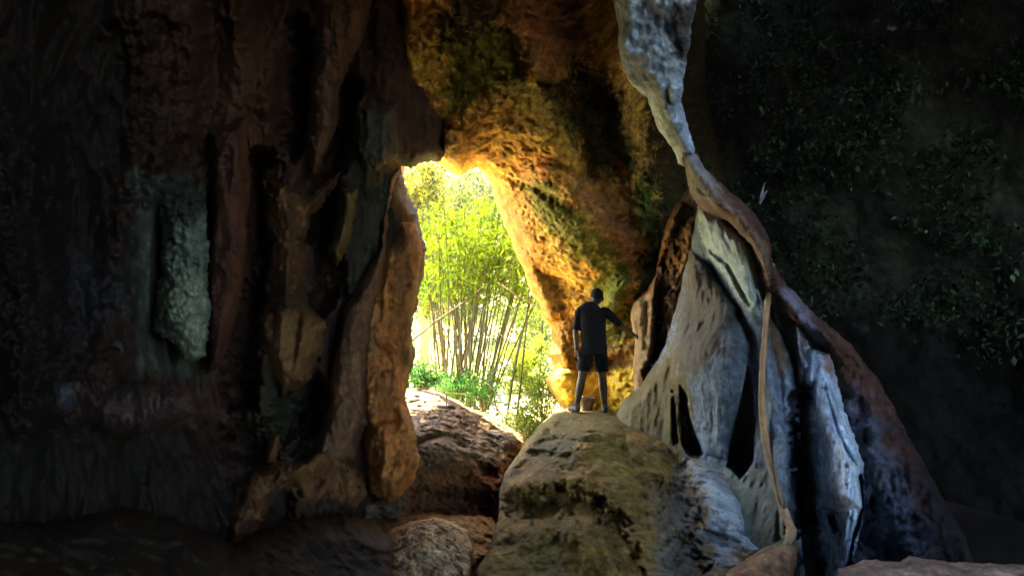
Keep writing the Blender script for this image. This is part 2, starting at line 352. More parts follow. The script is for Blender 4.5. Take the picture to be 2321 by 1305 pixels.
    part('lump', [(110, 870), (180, 840), (240, 880), (330, 860), (430, 880), (446, 940), (380, 970), (320, 990), (240, 985), (180, 940), (110, 935)], 5.2, [(.06, .035, .027), (.085, .05, .04), (.035, .02, .018)], R=50, seed=13,
         patches=[([(105, 850), (175, 840), (170, 940), (105, 940)], (.09, .10, .12), 20, .8), ([(215, 760), (265, 770), (260, 800), (215, 800)], (.09, .11, .11), 15, .8)])
    part('nodule', [(612, 990), (632, 985), (636, 1010), (625, 1045), (606, 1048), (600, 1015)], 7.0, b2, R=18, roll=.2, seed=14)
    # low rocks at the foot of the wall
    o = rock('boulder', [(-500, 1120), (120, 1180), (260, 1140), (400, 1170), (520, 1230), (640, 1180), (800, 1160), (880, 1200), (905, 1260), (900, 1500), (-500, 1500)],
             [(0, 1150, 4.6), (0, 1400, 3.6), (400, 1200, 5.4), (400, 1400, 4.4), (850, 1180, 6.6), (850, 1400, 5.2)], M_BROWN, step=5, R=60, roll=.8, rag=8,
             noise=[(.3, (1.2, 1.2, 1.0), 5, 'n'), (.1, (4, 4, 3), 5, 'b'), (.04, (10, 10, 10), 4, 'n')], base=[(.018, .012, .006), (.03, .018, .009), (.011, .008, .005)], seed=15)
    tag(o, 'low dark brown rock mass at the foot of the left cave wall', 'rock')

def gold_wall():
    moss = (.11, .16, .012)
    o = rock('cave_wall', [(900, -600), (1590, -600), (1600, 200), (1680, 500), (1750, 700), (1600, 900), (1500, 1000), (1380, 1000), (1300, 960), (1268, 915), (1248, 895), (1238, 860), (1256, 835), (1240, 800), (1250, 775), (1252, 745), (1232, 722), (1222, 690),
                           (1200, 655), (1187, 610), (1168, 570), (1152, 530), (1138, 495), (1122, 450), (1112, 415), (1098, 392), (1082, 380), (1062, 386), (1045, 397), (1022, 394), (1004, 378), (985, 368), (950, 355), (900, 340)],
             [(1000, 370, 9.9), (1000, 0, 7.6), (1000, -500, 5.5), (1120, 440, 10.9), (1200, 650, 12.0), (1240, 800, 12.3), (1260, 920, 12.3), (1400, -500, 5.0), (1300, 0, 7.6), (1250, 300, 9.0), (1300, 500, 9.9), (1350, 700, 11.4), (1350, 900, 11.8), (1440, 900, 11.1), (1440, 830, 11.1),
              (1480, 500, 10.6), (1430, 250, 9.6), (1560, 300, 11.4), (1700, 300, 12), (1560, 700, 11.6), (1500, 0, 8.2), (1450, 700, 11.2)],
             M_GOLD, step=3, R=34, roll=1.3, thick=.9, rag=3,
             feats=[('p', [(1005, 270), (1100, 190), (1200, 170), (1290, 260), (1330, 380), (1300, 460), (1200, 420), (1110, 385), (1050, 390), (1005, 350)], 110, .7),
                    ('p', [(1130, 400), (1240, 370), (1330, 420), (1440, 520), (1455, 600), (1420, 660), (1330, 640), (1230, 620), (1180, 540)], 120, .55),
                    ('r', [(1290, 250), (1330, 400), (1440, 540)], 40, .25), ('r', [(1395, 230), (1425, 350), (1450, 480), (1480, 560)], 22, .4),
                    ('g', [(1340, 200), (1370, 350), (1420, 460)], 60, .5), ('r', [(1230, 700), (1262, 780), (1262, 830)], 26, .3),
                    ('p', [(1238, 840), (1262, 832), (1310, 838), (1315, 900), (1290, 925), (1260, 905)], 28, .45), ('r', [(1190, 600), (1235, 690)], 22, .3),
                    ('p', [(1000, 290), (1045, 300), (1060, 350), (1040, 395), (1003, 380)], 30, .35), ('g', [(1310, 834), (1430, 820)], 22, .35),
                    ('p', [(1150, 60), (1330, 90), (1300, 200), (1180, 180)], 60, .35), ('r', [(1385, 690), (1410, 650), (1450, 640)], 26, .5)],
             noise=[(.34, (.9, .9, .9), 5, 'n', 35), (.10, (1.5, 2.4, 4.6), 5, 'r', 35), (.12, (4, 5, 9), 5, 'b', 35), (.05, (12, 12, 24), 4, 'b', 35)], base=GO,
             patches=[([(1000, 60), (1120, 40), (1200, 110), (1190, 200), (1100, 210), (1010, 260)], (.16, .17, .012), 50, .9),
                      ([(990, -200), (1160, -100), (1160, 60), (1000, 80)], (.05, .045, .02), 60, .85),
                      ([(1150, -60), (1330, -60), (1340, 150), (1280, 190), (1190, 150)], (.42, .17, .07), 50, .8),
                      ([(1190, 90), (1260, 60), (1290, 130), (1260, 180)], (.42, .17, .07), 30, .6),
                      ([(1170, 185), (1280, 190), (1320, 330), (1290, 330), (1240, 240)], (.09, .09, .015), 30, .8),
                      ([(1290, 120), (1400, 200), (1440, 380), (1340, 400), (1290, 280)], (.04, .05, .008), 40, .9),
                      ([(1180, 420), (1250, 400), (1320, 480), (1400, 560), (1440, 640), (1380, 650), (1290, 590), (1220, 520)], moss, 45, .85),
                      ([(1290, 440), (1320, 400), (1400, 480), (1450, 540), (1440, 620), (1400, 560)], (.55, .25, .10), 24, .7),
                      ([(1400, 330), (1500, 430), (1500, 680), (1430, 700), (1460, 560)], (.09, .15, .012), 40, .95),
                      ([(1440, -300), (1800, -300), (1800, 760), (1500, 640), (1460, 330)], (.010, .014, .005), 50, .95),  # shadow of the recess behind the hanging rock, painted dark
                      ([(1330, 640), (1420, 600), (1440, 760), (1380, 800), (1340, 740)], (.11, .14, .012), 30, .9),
                      ([(1110, 420), (1180, 440), (1250, 620), (1330, 760), (1290, 900), (1240, 900), (1250, 750), (1180, 600)], (.32, .17, .02), 24, .85),  # edge colour lowered to offset the direct sun on it
                      ([(1240, 830), (1450, 830), (1450, 960), (1280, 960)], (.95, .60, .05), 20, .95),  # sunlit glow behind the legs painted as bright gold
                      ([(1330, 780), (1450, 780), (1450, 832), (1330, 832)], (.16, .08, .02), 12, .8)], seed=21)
    tag(o, 'golden ochre and mossy green rock wall arching over the bright opening to its right', 'rock wall')

def right_side():
    g = rock('hanging_rock', [(1340, -500), (1385, -20), (1402, 60), (1402, 112), (1412, 160), (1432, 196), (1466, 222), (1480, 262), (1494, 300), (1520, 330), (1538, 372), (1552, 378), (1562, 352), (1580, 362), (1572, 330), (1560, 285), (1545, 230), (1548, 190), (1562, 110), (1580, -20), (1620, -500)],
             [(1480, -400, 5.4), (1400, 50, 6.6), (1570, 50, 6.2), (1480, 200, 6.9), (1560, 350, 7.4)], M_GREY, step=3, R=38, roll=.5, thick=.7, rag=3,
             feats=[('r', [(1530, 200), (1520, 250), (1545, 310), (1570, 350)], 14, .12), ('r', [(1490, 180), (1520, 290)], 12, .1), ('g', [(1515, 60), (1540, 120), (1530, 160)], 18, .15), ('r', [(1410, 60), (1420, 170), (1480, 250), (1530, 350)], 10, .1), ('p', [(1515, 195), (1545, 190), (1545, 230), (1520, 240)], 12, .12)],
             noise=[(.18, (1.5, 1.5, .9), 5, 'n'), (.07, (6, 5, 4), 5, 'b'), (.02, (18, 18, 18), 3, 'n')], base=[(.46, .58, .72), (.60, .72, .86), (.28, .34, .42)],
             patches=[([(1520, 10), (1580, 0), (1560, 140), (1520, 130)], (.07, .05, .045), 14, .9), ([(1500, 260), (1545, 290), (1560, 350), (1520, 320)], (.2, .19, .19), 14, .6)], seed=31)
    tag(g, 'blue grey stalactite mass hanging from the top beside the dark leaves', 'hanging rock')
    f = rock('rock_fin', [(1562, 425), (1545, 450), (1524, 478), (1506, 520), (1494, 575), (1486, 620), (1466, 655), (1436, 684), (1428, 715), (1440, 770), (1434, 830), (1438, 900), (1440, 940), (1480, 950), (1530, 900), (1545, 700), (1580, 560), (1584, 480), (1575, 440)],
             [(1560, 450, 8.8), (1450, 700, 10.15), (1450, 850, 10.15), (1560, 700, 9.5)], M_BOULD, step=2.5, R=22, roll=.5, thick=.7, rag=2,
             feats=[('g', [(1560, 470), (1520, 560), (1500, 660), (1498, 760), (1470, 840)], 16, .35), ('r', [(1566, 450), (1528, 540), (1508, 640), (1505, 700)], 9, .2), ('r', [(1545, 455), (1500, 560), (1480, 660), (1472, 790), (1470, 830)], 9, .2), ('g', [(1500, 560), (1486, 680), (1484, 800)], 7, .2), ('r', [(1450, 690), (1455, 800), (1450, 900)], 10, .15)],
             noise=[(.10, (2, 2, 1), 4, 'n'), (.06, (14, 10, 1.6), 4, 'r', -22), (.02, (18, 18, 14), 3, 'n')], base=[(.24, .12, .045), (.36, .22, .10), (.10, .045, .02)],
             patches=[([(1535, 460), (1575, 450), (1545, 560), (1515, 680), (1490, 820), (1465, 860), (1490, 690)], (.08, .035, .015), 12, .85), ([(1430, 690), (1470, 670), (1478, 800), (1440, 880)], (.46, .30, .13), 16, .7)], seed=32)
    tag(f, 'layered brown rock fin the man touches with his right hand', 'rock fin')
    e = rock('flowstone_wall', [(1582, 462), (1640, 482), (1690, 530), (1718, 585), (1730, 650), (1752, 720), (1790, 800), (1812, 900), (1815, 1000), (1800, 1100), (1815, 1200), (1840, 1500), (1480, 1500), (1420, 1080), (1398, 935), (1412, 905), (1448, 880), (1478, 835), (1508, 780), (1530, 700), (1548, 620), (1566, 560), (1576, 500)],
             [(1590, 480, 8.2), (1700, 560, 7.6), (1540, 700, 9.2), (1430, 920, 9.5), (1600, 800, 8.2), (1740, 800, 7.6), (1560, 1000, 8.5), (1740, 1000, 7.2), (1800, 1300, 6.4), (1600, 1300, 6.9)], M_GREY, step=3, R=30, roll=.6, thick=1.2, rag=3,
             feats=[('p', [(1590, 480), (1640, 490), (1690, 535), (1718, 600), (1735, 720), (1760, 840), (1785, 1000), (1800, 1200), (1850, 1400), (1790, 1400), (1765, 1150), (1735, 1040), (1722, 900), (1706, 760), (1660, 660), (1606, 580), (1583, 520)], 44, .32),
                    ('p', [(1560, 560), (1600, 600), (1660, 690), (1698, 780), (1700, 850), (1668, 960), (1652, 1045), (1600, 1030), (1560, 940), (1520, 860), (1530, 720)], 60, .35),
                    ('p', [(1694, 830), (1706, 880), (1712, 960), (1708, 1050), (1680, 1085), (1648, 1060), (1658, 990), (1676, 920)], 26, -1.3), ('p', [(1540, 868), (1556, 890), (1566, 950), (1596, 1030), (1572, 1045), (1546, 1010), (1543, 940)], 22, -1.1), ('p', [(1524, 885), (1532, 920), (1536, 1000), (1526, 1010), (1522, 940)], 6, -.5),
                    ('g', [(1612, 570), (1650, 600), (1680, 660), (1700, 690)], 6, .12), ('g', [(1690, 540), (1710, 640), (1720, 700)], 4, .08),
                    ('g', [(1800, 900), (1800, 1300)], 20, .5)],
             noise=[(.20, (1.4, 1.4, .45), 5, 'n'), (.05, (4, 4, .9), 4, 'n'), (.03, (6, 6, 3), 4, 'b'), (.015, (18, 18, 14), 3, 'n')], base=GR,
             patches=[([(1590, 480), (1640, 490), (1690, 535), (1718, 600), (1735, 720), (1700, 700), (1660, 650), (1606, 580)], (.56, .66, .62), 22, .8),
                      ([(1550, 560), (1590, 600), (1650, 680), (1640, 800), (1560, 860), (1500, 880), (1520, 740)], (.10, .07, .035), 45, .9),
                      ([(1380, 900), (1440, 860), (1520, 780), (1570, 900), (1560, 1060), (1400, 1040)], (.11, .075, .012), 30, .95),
                      ([(1720, 700), (1760, 720), (1790, 830), (1770, 860), (1740, 780)], (.13, .075, .03), 16, .8),
                      ([(1640, 1060), (1760, 1060), (1790, 1220), (1700, 1230)], (.18, .20, .12), 20, .7)], seed=33)
    tag(e, 'pale grey fluted flowstone with dark crevices behind the hanging root', 'rock wall')
    k = rock('rock_pillar', [(1752, 700), (1770, 640), (1800, 680), (1830, 745), (1842, 790), (1880, 800), (1898, 860), (1912, 930), (1938, 990), (1956, 1050), (1960, 1110), (1955, 1190), (1925, 1290), (1940, 1500), (1760, 1500), (1790, 1300), (1800, 1180), (1796, 1000), (1790, 880), (1775, 780)],
             [(1780, 700, 7.9), (1840, 850, 7.4), (1880, 1100, 6.9), (1800, 1250, 7.6), (1900, 1350, 6.3)], M_GREY, step=3, R=55, roll=.6, thick=1, rag=4,
             feats=[('p', [(1848, 800), (1880, 810), (1896, 880), (1912, 950), (1950, 1010), (1945, 1100), (1955, 1150), (1900, 1160), (1860, 1150), (1838, 1100), (1836, 1040), (1818, 980), (1815, 900), (1826, 850)], 60, .42),
                    ('g', [(1826, 900), (1810, 1000), (1830, 1200), (1850, 1330)], 30, .8), ('p', [(1875, 1165), (1890, 1160), (1905, 1200), (1890, 1215)], 8, -.5), ('g', [(1950, 1080), (1958, 1150), (1935, 1220), (1920, 1290)], 7, .5),
                    ('g', [(1870, 880), (1900, 980), (1940, 1060)], 5, .12), ('r', [(1800, 700), (1815, 820), (1808, 880)], 9, .25), ('r', [(1842, 790), (1836, 860)], 6, .2)],
             noise=[(.14, (1.5, 1.5, .8), 5, 'n'), (.05, (6, 6, 3), 5, 'b'), (.018, (18, 18, 14), 3, 'n')], base=[(.46, .60, .76), (.58, .70, .84), (.28, .36, .46)],
             patches=[([(1752, 640), (1800, 680), (1825, 800), (1800, 880), (1775, 800)], (.12, .07, .03), 16, .85), ([(1790, 900), (1830, 980), (1850, 1180), (1880, 1300), (1780, 1300)], (.045, .07, .11), 20, .8), ([(1860, 780), (1895, 800), (1890, 860), (1870, 840)], (.3, .17, .09), 12, .8)], seed=34)
    tag(k, 'slate blue rock pillar with a small dark hole near its foot', 'rock pillar')
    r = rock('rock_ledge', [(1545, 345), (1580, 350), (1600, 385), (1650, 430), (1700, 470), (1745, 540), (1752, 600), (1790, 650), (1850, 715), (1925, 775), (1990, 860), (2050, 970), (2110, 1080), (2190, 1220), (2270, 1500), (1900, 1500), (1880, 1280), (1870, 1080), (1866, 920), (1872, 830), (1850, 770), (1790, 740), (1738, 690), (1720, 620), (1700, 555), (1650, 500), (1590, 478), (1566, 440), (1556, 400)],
             [(1560, 380, 7.3), (1640, 460, 7.2), (1760, 650, 7.5), (1900, 800, 7.7), (2000, 1000, 7.6), (2300, 900, 6.6), (2300, 1300, 5.8), (2050, 1200, 7.3), (1900, 1000, 8.1), (1900, 1300, 7.9)], M_BOULD, step=4, R=40, roll=.45, thick=.8, rag=3,
             feats=[('r', [(1570, 380), (1620, 450), (1720, 560), (1750, 640)], 22, .2), ('r', [(1780, 700), (1900, 790), (2010, 840)], 34, .25), ('r', [(1900, 850), (1960, 900), (2000, 1040)], 26, .2), ('r', [(1920, 950), (2000, 1120), (2100, 1300)], 50, .3)],
             noise=[(.28, (1.2, 1.2, .8), 5, 'n'), (.20, (3.5, 3.5, 2.6), 5, 'b'), (.04, (12, 12, 12), 4, 'b')], base=[(.085, .038, .028), (.11, .05, .035), (.045, .022, .018)],
             patches=[([(1550, 350), (1600, 390), (1740, 560), (1745, 680), (1650, 500), (1570, 460)], (.26, .17, .11), 16, .8), ([(1860, 900), (1960, 900), (2130, 1250), (2050, 1400), (1860, 1400)], (.10, .14, .21), 70, .7),
                      ([(1530, 320), (1600, 350), (1625, 420), (1600, 450), (1550, 430)], (.32, .31, .29), 40, .75), ([(1770, 650), (1800, 660), (1870, 770), (1850, 790)], (.26, .26, .36), 12, .7), ([(2000, 700), (2900, 700), (2900, 1600), (2140, 1600)], (.012, .012, .016), 90, .9)], seed=35)  # last patch paints the rim fading into shadow at the right
    tag(r, 'brown and slate rim rock sloping down to the right below the dark leaves', 'rock ledge')
    b = rock('boulder', [(1900, 1290), (1960, 1268), (2040, 1272), (2060, 1258), (2150, 1272), (2330, 1280), (2600, 1290), (2600, 1600), (1860, 1600)], [(1950, 1280, 5.2), (2400, 1280, 5.0), (1950, 1450, 4.4), (2400, 1450, 4.2)], M_BOULD, step=4, R=26, roll=.4, rag=3,
             noise=[(.12, (1.5, 1.5, 1.5), 5, 'n'), (.04, (6, 6, 6), 4, 'b')], base=[(.2, .12, .08), (.28, .2, .15), (.12, .08, .05)], seed=36)
    tag(b, 'flat brown rock ledge along the bottom edge under the slate pillar', 'rock')
    b = rock('boulder', [(1640, 1305), (1680, 1275), (1730, 1240), (1790, 1215), (1812, 1240), (1800, 1300), (1830, 1600), (1560, 1600)], [(1650, 1300, 5.8), (1800, 1230, 6.1), (1700, 1450, 5.2)], M_BOULD, step=3, R=26, roll=.4, rag=3,
             noise=[(.10, (2, 2, 2), 5, 'n'), (.04, (7, 7, 7), 4, 'b')], base=[(.28, .14, .07), (.34, .2, .1), (.15, .08, .045)], patches=[([(1720, 1150), (1830, 1150), (1830, 1235), (1740, 1235)], (.06, .10, .03), 14, .8)], seed=37)
    tag(b, 'reddish rock under the foot of the hanging root', 'rock')

def middle():
    m = rock('boulder', [(1285, 924), (1330, 926), (1370, 930), (1412, 938), (1470, 968), (1520, 1000), (1560, 1026), (1620, 1040), (1662, 1060), (1692, 1096), (1708, 1150), (1706, 1190), (1740, 1225), (1735, 1250), (1680, 1290), (1640, 1330), (1640, 1600), (1040, 1600), (1080, 1290), (1110, 1240), (1128, 1180), (1132, 1120), (1144, 1072), (1172, 1034), (1192, 1000), (1226, 962), (1255, 935)],
             [(1330, 930, 10.7), (1330, 960, 9.5), (1300, 1000, 8.6), (1200, 1000, 9.2), (1150, 1090, 8.2), (1150, 1200, 7.3), (1330, 1080, 7.6), (1330, 1200, 6.6), (1330, 1400, 5.4), (1500, 1000, 9.0), (1500, 1150, 7.2), (1600, 1060, 8.0), (1680, 1180, 7.2), (1600, 1300, 6.2), (1100, 1300, 6.2), (1450, 950, 9.9)],
             M_BOULD, step=3, R=18, roll=.7, thick=1.6, rag=2.5,
             feats=[('p', [(1140, 1090), (1230, 1050), (1340, 1080), (1330, 1120), (1230, 1140), (1160, 1140)], 30, .22), ('r', [(1180, 1020), (1260, 950), (1330, 935)], 14, .12), ('g', [(1150, 1138), (1240, 1142), (1335, 1145)], 44, .42), ('g', [(1185, 1030), (1290, 1035)], 12, .12), ('g', [(1390, 1180), (1440, 1300)], 30, .3),
                    ('p', [(1240, 950), (1400, 955), (1420, 985), (1330, 1000), (1250, 990)], 24, .18), ('g', [(1390, 1000), (1450, 1060), (1480, 1080)], 14, .12), ('p', [(1420, 980), (1540, 1030), (1530, 1080), (1460, 1100), (1430, 1050)], 30, .2),
                    ('p', [(1560, 1040), (1660, 1070), (1700, 1150), (1680, 1230), (1600, 1200), (1580, 1120)], 50, .35), ('g', [(1530, 1060), (1540, 1200), (1570, 1300)], 40, .3), ('r', [(1170, 1210), (1260, 1190), (1330, 1220)], 30, .2)],
             noise=[(.26, (1.1, 1.1, 1.1), 5, 'n'), (.13, (2.6, 2.6, 3), 5, 'b'), (.03, (9, 9, 11), 4, 'b'), (.02, (22, 22, 22), 3, 'n')], base=[(.20, .125, .028), (.28, .18, .045), (.11, .075, .018)],
             patches=[([(1550, 1050), (1670, 1060), (1710, 1180), (1740, 1240), (1640, 1260), (1600, 1180)], (.46, .54, .58), 60, .9), ([(1500, 1110), (1570, 1060), (1620, 1200), (1640, 1400), (1450, 1400)], (.13, .145, .15), 90, .65),
                      ([(1230, 930), (1330, 935), (1300, 1050), (1200, 1040)], (.06, .055, .015), 30, .8), ([(1190, 915), (1420, 915), (1440, 975), (1180, 1000)], (.12, .085, .014), 16, .85), ([(1330, 960), (1430, 990), (1420, 1100), (1360, 1060)], (.26, .21, .05), 30, .6), ([(1160, 1200), (1290, 1200), (1290, 1320), (1150, 1320)], (.22, .18, .06), 30, .6)], seed=41)
    tag(m, 'large rounded olive brown boulder the man stands on', 'boulder')
    g = rock('boulder', [(880, 900), (918, 886), (962, 884), (1000, 890), (1024, 902), (1060, 922), (1105, 938), (1150, 965), (1180, 985), (1188, 1004), (1170, 1040), (1148, 1075), (1138, 1130), (1140, 1190), (1090, 1215), (980, 1200), (880, 1180), (820, 1180), (800, 1000)],
             [(930, 890, 12.0), (1020, 905, 11.6), (1150, 975, 10.9), (930, 960, 10.0), (1050, 980, 10.2), (1000, 1030, 9.3), (1130, 1030, 9.9), (1000, 1080, 9.2), (1060, 1180, 9.0), (900, 1150, 8.6)],
             M_BOULD, step=2.5, R=14, roll=.5, thick=1.0, rag=2.5,
             feats=[('p', [(940, 1000), (1000, 990), (1060, 1020), (1050, 1060), (970, 1060)], 16, .15), ('g', [(950, 1000), (1010, 985), (1060, 1010)], 12, .25), ('g', [(1070, 1040), (1110, 1065)], 16, .3), ('p', [(1100, 975), (1160, 975), (1180, 1000), (1140, 1020)], 16, .2),
                    ('g', [(960, 1140), (1120, 1150)], 40, .35), ('p', [(1080, 1050), (1130, 1060), (1120, 1085), (1090, 1080)], 10, -.2)],
             noise=[(.20, (1.3, 1.3, 1.3), 5, 'n'), (.17, (3.6, 3.6, 3.6), 5, 'b'), (.07, (11, 11, 11), 4, 'b'), (.02, (26, 26, 26), 3, 'n')], base=[(.14, .09, .042), (.21, .145, .08), (.06, .037, .016)],
             patches=[([(940, 1060), (1140, 1050), (1140, 1200), (900, 1200)], (.20, .075, .02), 26, .8)], seed=42)
    tag(g, 'sunlit sandy brown rock ledge just inside the opening under the bamboo', 'boulder')
    h = rock('boulder', [(878, 1202), (930, 1182), (985, 1172), (1030, 1182), (1058, 1202), (1072, 1240), (1066, 1300), (1100, 1600), (840, 1600), (850, 1290)],
             [(900, 1200, 7.4), (1050, 1200, 7.5), (970, 1230, 6.7), (960, 1400, 5.6)], M_BOULD, step=2.5, R=20, roll=.5, thick=.8, rag=3,
             feats=[('p', [(890, 1250), (940, 1270), (945, 1320), (880, 1320)], 14, .15), ('r', [(1010, 1200), (1050, 1240), (1060, 1290)], 14, .12)],
             noise=[(.16, (2, 2, 2), 5, 'n'), (.16, (5, 5, 5), 5, 'b'), (.08, (13, 13, 13), 4, 'b'), (.03, (30, 30, 30), 3, 'n')], base=[(.60, .40, .20), (.70, .52, .30), (.32, .19, .09)], seed=43)
    tag(h, 'rough pale brown boulder catching light low in the middle of the cave', 'boulder')
    l = rock('boulder', [(790, 1190), (850, 1168), (960, 1160), (1050, 1166), (1112, 1172), (1134, 1200), (1128, 1250), (1060, 1300), (900, 1290), (800, 1270)],
             [(850, 1170, 8.6), (1100, 1175, 8.6), (1000, 1210, 7.9), (1000, 1280, 7.3), (820, 1260, 7.4)], M_BOULD, step=3, R=16, roll=.4, thick=.5, rag=4,
             noise=[(.14, (2, 2, 2), 5, 'n'), (.10, (5, 5, 5), 5, 'b'), (.04, (13, 13, 13), 4, 'b')], base=[(.34, .19, .07), (.44, .27, .11), (.18, .09, .03)], seed=45)
    tag(l, 'low golden brown step of rock between the sandy ledge and the rough pale boulder', 'boulder')
    s = rock('stone', [(1310, 902), (1322, 897), (1352, 899), (1354, 908), (1345, 916), (1342, 935), (1318, 935), (1316, 915)], [(1310, 900, 10.9), (1360, 900, 10.9), (1330, 930, 10.8)], M_BOULD, step=1.5, R=8, roll=.12, thick=.15, rag=1,
             noise=[(.03, (8, 8, 8), 4, 'n')], base=[(.14, .08, .03), (.2, .12, .05), (.08, .05, .02)], seed=44)
    tag(s, 'small flat topped stone between the feet of the man', 'stone')

left_wall(); gold_wall(); right_side(); middle()

# the rest of the chamber: roof and walls beyond the frame, plus an added light-blocking rib
def slab(name, c, s, res, amp, base, label, cat, rot=0, seed=0):
    nx, ny, nz = [max(2, int(v/res)) for v in s]
    V = []; fa = []
    def face(o, a, b, na, nb):
        st = len(V)
        for i in range(na+1):
            for j in range(nb+1): V.append(np.array(o)+np.array(a)*i/na+np.array(b)*j/nb)
        for i in range(na):
            for j in range(nb):
                p = st+i*(nb+1)+j; fa.append((p, p+nb+1, p+nb+2, p+1))
    X, Y, Z = s; x, y, z = -X/2, -Y/2, -Z/2
    face((x, y, z), (0, Y, 0), (X, 0, 0), ny, nx); face((x, y, -z), (X, 0, 0), (0, Y, 0), nx, ny)
    face((x, y, z), (X, 0, 0), (0, 0, Z), nx, nz); face((x, -y, z), (0, 0, Z), (X, 0, 0), nz, nx)
    face((x, y, z), (0, 0, Z), (0, Y, 0), nz, ny); face((-x, y, z), (0, Y, 0), (0, 0, Z), ny, nz)
    V = np.array(V); key = np.round(V, 4); u, inv = np.unique(key, axis=0, return_inverse=True)
    inv = inv.ravel(); fa = inv[np.array(fa)]
    V = u; r = V/np.array([X/2, Y/2, Z/2]); V = V*(1-.12*(np.abs(r)**4).sum(1)[:, None]/3)
    a = math.radians(rot); V = V@np.array([[math.cos(a), math.sin(a), 0], [-math.sin(a), math.cos(a), 0], [0, 0, 1]])+np.array(c)
    off = np.stack([fbm(V*.5+seed+k*7.7, 5, .55) for k in range(3)], 1)*amp
    V = V+off
    cc = color_of(V, base, (), np.zeros(1), np.zeros(1), np.zeros(len(V), int), np.zeros(0, int), None, seed)
    o = mesh_np(name, V, fa, M_BROWN, None, cc); tag(o, label, cat); return o
def chamber():
    slab('cave_ceiling', (-5.3, 2.6, 7.6), (13.4, 17, 2.2), .3, .6, BR, 'dark brown cave roof overhead above the left wall', 'rock roof', 0, 51)
    slab('cave_ceiling', (8.2, 2.0, 7.4), (9, 16, 2.4), .3, .6, BR, 'dark brown cave roof overhead right of the sky hole', 'rock roof', 0, 54)
    slab('cave_ceiling', (2.6, 8.6, 8.4), (8, 4, 3.0), .3, .5, BR, 'dark brown cave roof overhead beyond the sky hole', 'rock roof', 0, 55)
    slab('cave_ceiling', (1.25, 3.6, 5.6), (.9, 6, 2.2), .2, .35, BR, 'unseen rib added under the cave ceiling to keep sky light off the left wall', 'rock roof', 0, 57)  # baffle added between the sky hole and the left wall
    slab('cave_ceiling', (2.3, -2.6, 7.5), (3.2, 8, 2.4), .3, .5, BR, 'dark brown cave ceiling overhead behind the sky hole', 'rock roof', 0, 58)
    slab('cave_wall', (8.6, 0.5, 2.5), (2.5, 14, 12), .3, .7, BR, 'dark cave side wall beyond the right edge of the frame', 'rock wall', 0, 56)
    slab('cave_wall', (-8.2, 1, 2.5), (2.5, 18, 11), .3, .7, BR, 'dark cave side wall beyond the left edge of the frame', 'rock wall', 0, 52)
    slab('cave_wall', (-3, -6, 2.5), (13, 2.5, 11), .3, .7, BR, 'dark rear cave wall behind the viewer', 'rock wall', 0, 53)
chamber()
#PART3
# ------------------------------------------------------------------ vegetation
def leaf_np(P, size, cols, drop=.3, jit=.25, aspect=.34, rng=RNG):
    """N small folded leaves as two faces each"""
    n = len(P); d = rng.normal(size=(n, 3)); d[:, 2] -= drop*1.5; d /= np.linalg.norm(d, axis=1)[:, None]
    s = np.cross(d, rng.normal(size=(n, 3))); s /= np.linalg.norm(s, axis=1)[:, None]+1e-9
    nn = np.cross(d, s); L = size*(1+jit*rng.normal(size=(n, 1))); W = L*aspect
    a = P; b = P+d*L*.45+s*W*.5+nn*W*.15; c = P+d*L; e = P+d*L*.45-s*W*.5+nn*W*.15
    V = np.stack([a, b, c, e], 1).reshape(-1, 3); I = np.arange(n)*4
    fa = np.stack([np.stack([I, I+1, I+2], 1), np.stack([I, I+2, I+3], 1)], 1).reshape(-1, 3)
    C = np.repeat(np.asarray(cols), 4, axis=0)
    return V, fa, C
def leaf_cols(n, c, var=.3, rng=RNG):
    v = np.exp(rng.normal(size=(n, 1))*var); h = rng.normal(size=(n, 1))*.12
    c = np.array(c)[None]*v; c = c*(1+h*np.array([[1, .2, 0]])); return np.clip(c, .003, .8)
def clumped(n, c, r, k, spread, rng=RNG):
    u = rng.normal(size=(k, 3)); u /= np.linalg.norm(u, axis=1)[:, None]; u *= rng.random((k, 1))**.4
    K = np.array(c)+u*np.array(r)
    i = rng.integers(0, k, n)
    return K[i]+rng.normal(size=(n, 3))*spread*(.5+rng.random((k, 1))[i]), K
def tube(pts, rad, seg=8, cap=True):
    pts = [Vector(p) for p in pts]; V = []; fa = []
    n = len(pts); up = Vector((0, 0, 1))
    prev = None
    for i, p in enumerate(pts):
        t = (pts[min(i+1, n-1)]-pts[max(i-1, 0)]).normalized()
        if prev is None:
            a = t.orthogonal().normalized()
            if abs(t.z) > .5: a = (Vector((1, 0, 0))-t*t.x).normalized()
        else: a = (prev-t*prev.dot(t)).normalized()
        prev = a; b = t.cross(a)
        r = rad[i] if isinstance(rad[i], tuple) else (rad[i], rad[i])
        for k in range(seg):
            q = 2*math.pi*k/seg; V.append(p+a*math.cos(q)*r[0]+b*math.sin(q)*r[1])
    for i in range(n-1):
        for k in range(seg):
            fa.append((i*seg+k, i*seg+(k+1) % seg, (i+1)*seg+(k+1) % seg, (i+1)*seg+k))
    if cap: fa.append(tuple(range(seg))[::-1]); fa.append(tuple((n-1)*seg+k for k in range(seg)))
    return V, fa
def merge(parts):
    V = []; fa = []
    for v, f in parts:
        s = len(V); V += [tuple(x) for x in v]; fa += [tuple(i+s for i in q) for q in f]
    return V, fa
def mesh_py(name, vf, mat, parent=None, smooth=True):
    me = bpy.data.meshes.new(name); me.from_pydata([tuple(v) for v in vf[0]], [], [tuple(f) for f in vf[1]]); me.update()
    me.polygons.foreach_set('use_smooth', [smooth]*len(me.polygons))
    if mat: me.materials.append(mat)
    o = bpy.data.objects.new(name, me); COL.objects.link(o)
    if parent: o.parent = parent
    return o
def empty(name, loc=(0, 0, 0)):
    o = bpy.data.objects.new(name, None); o.location = loc; COL.objects.link(o); o.empty_display_size = .2; return o

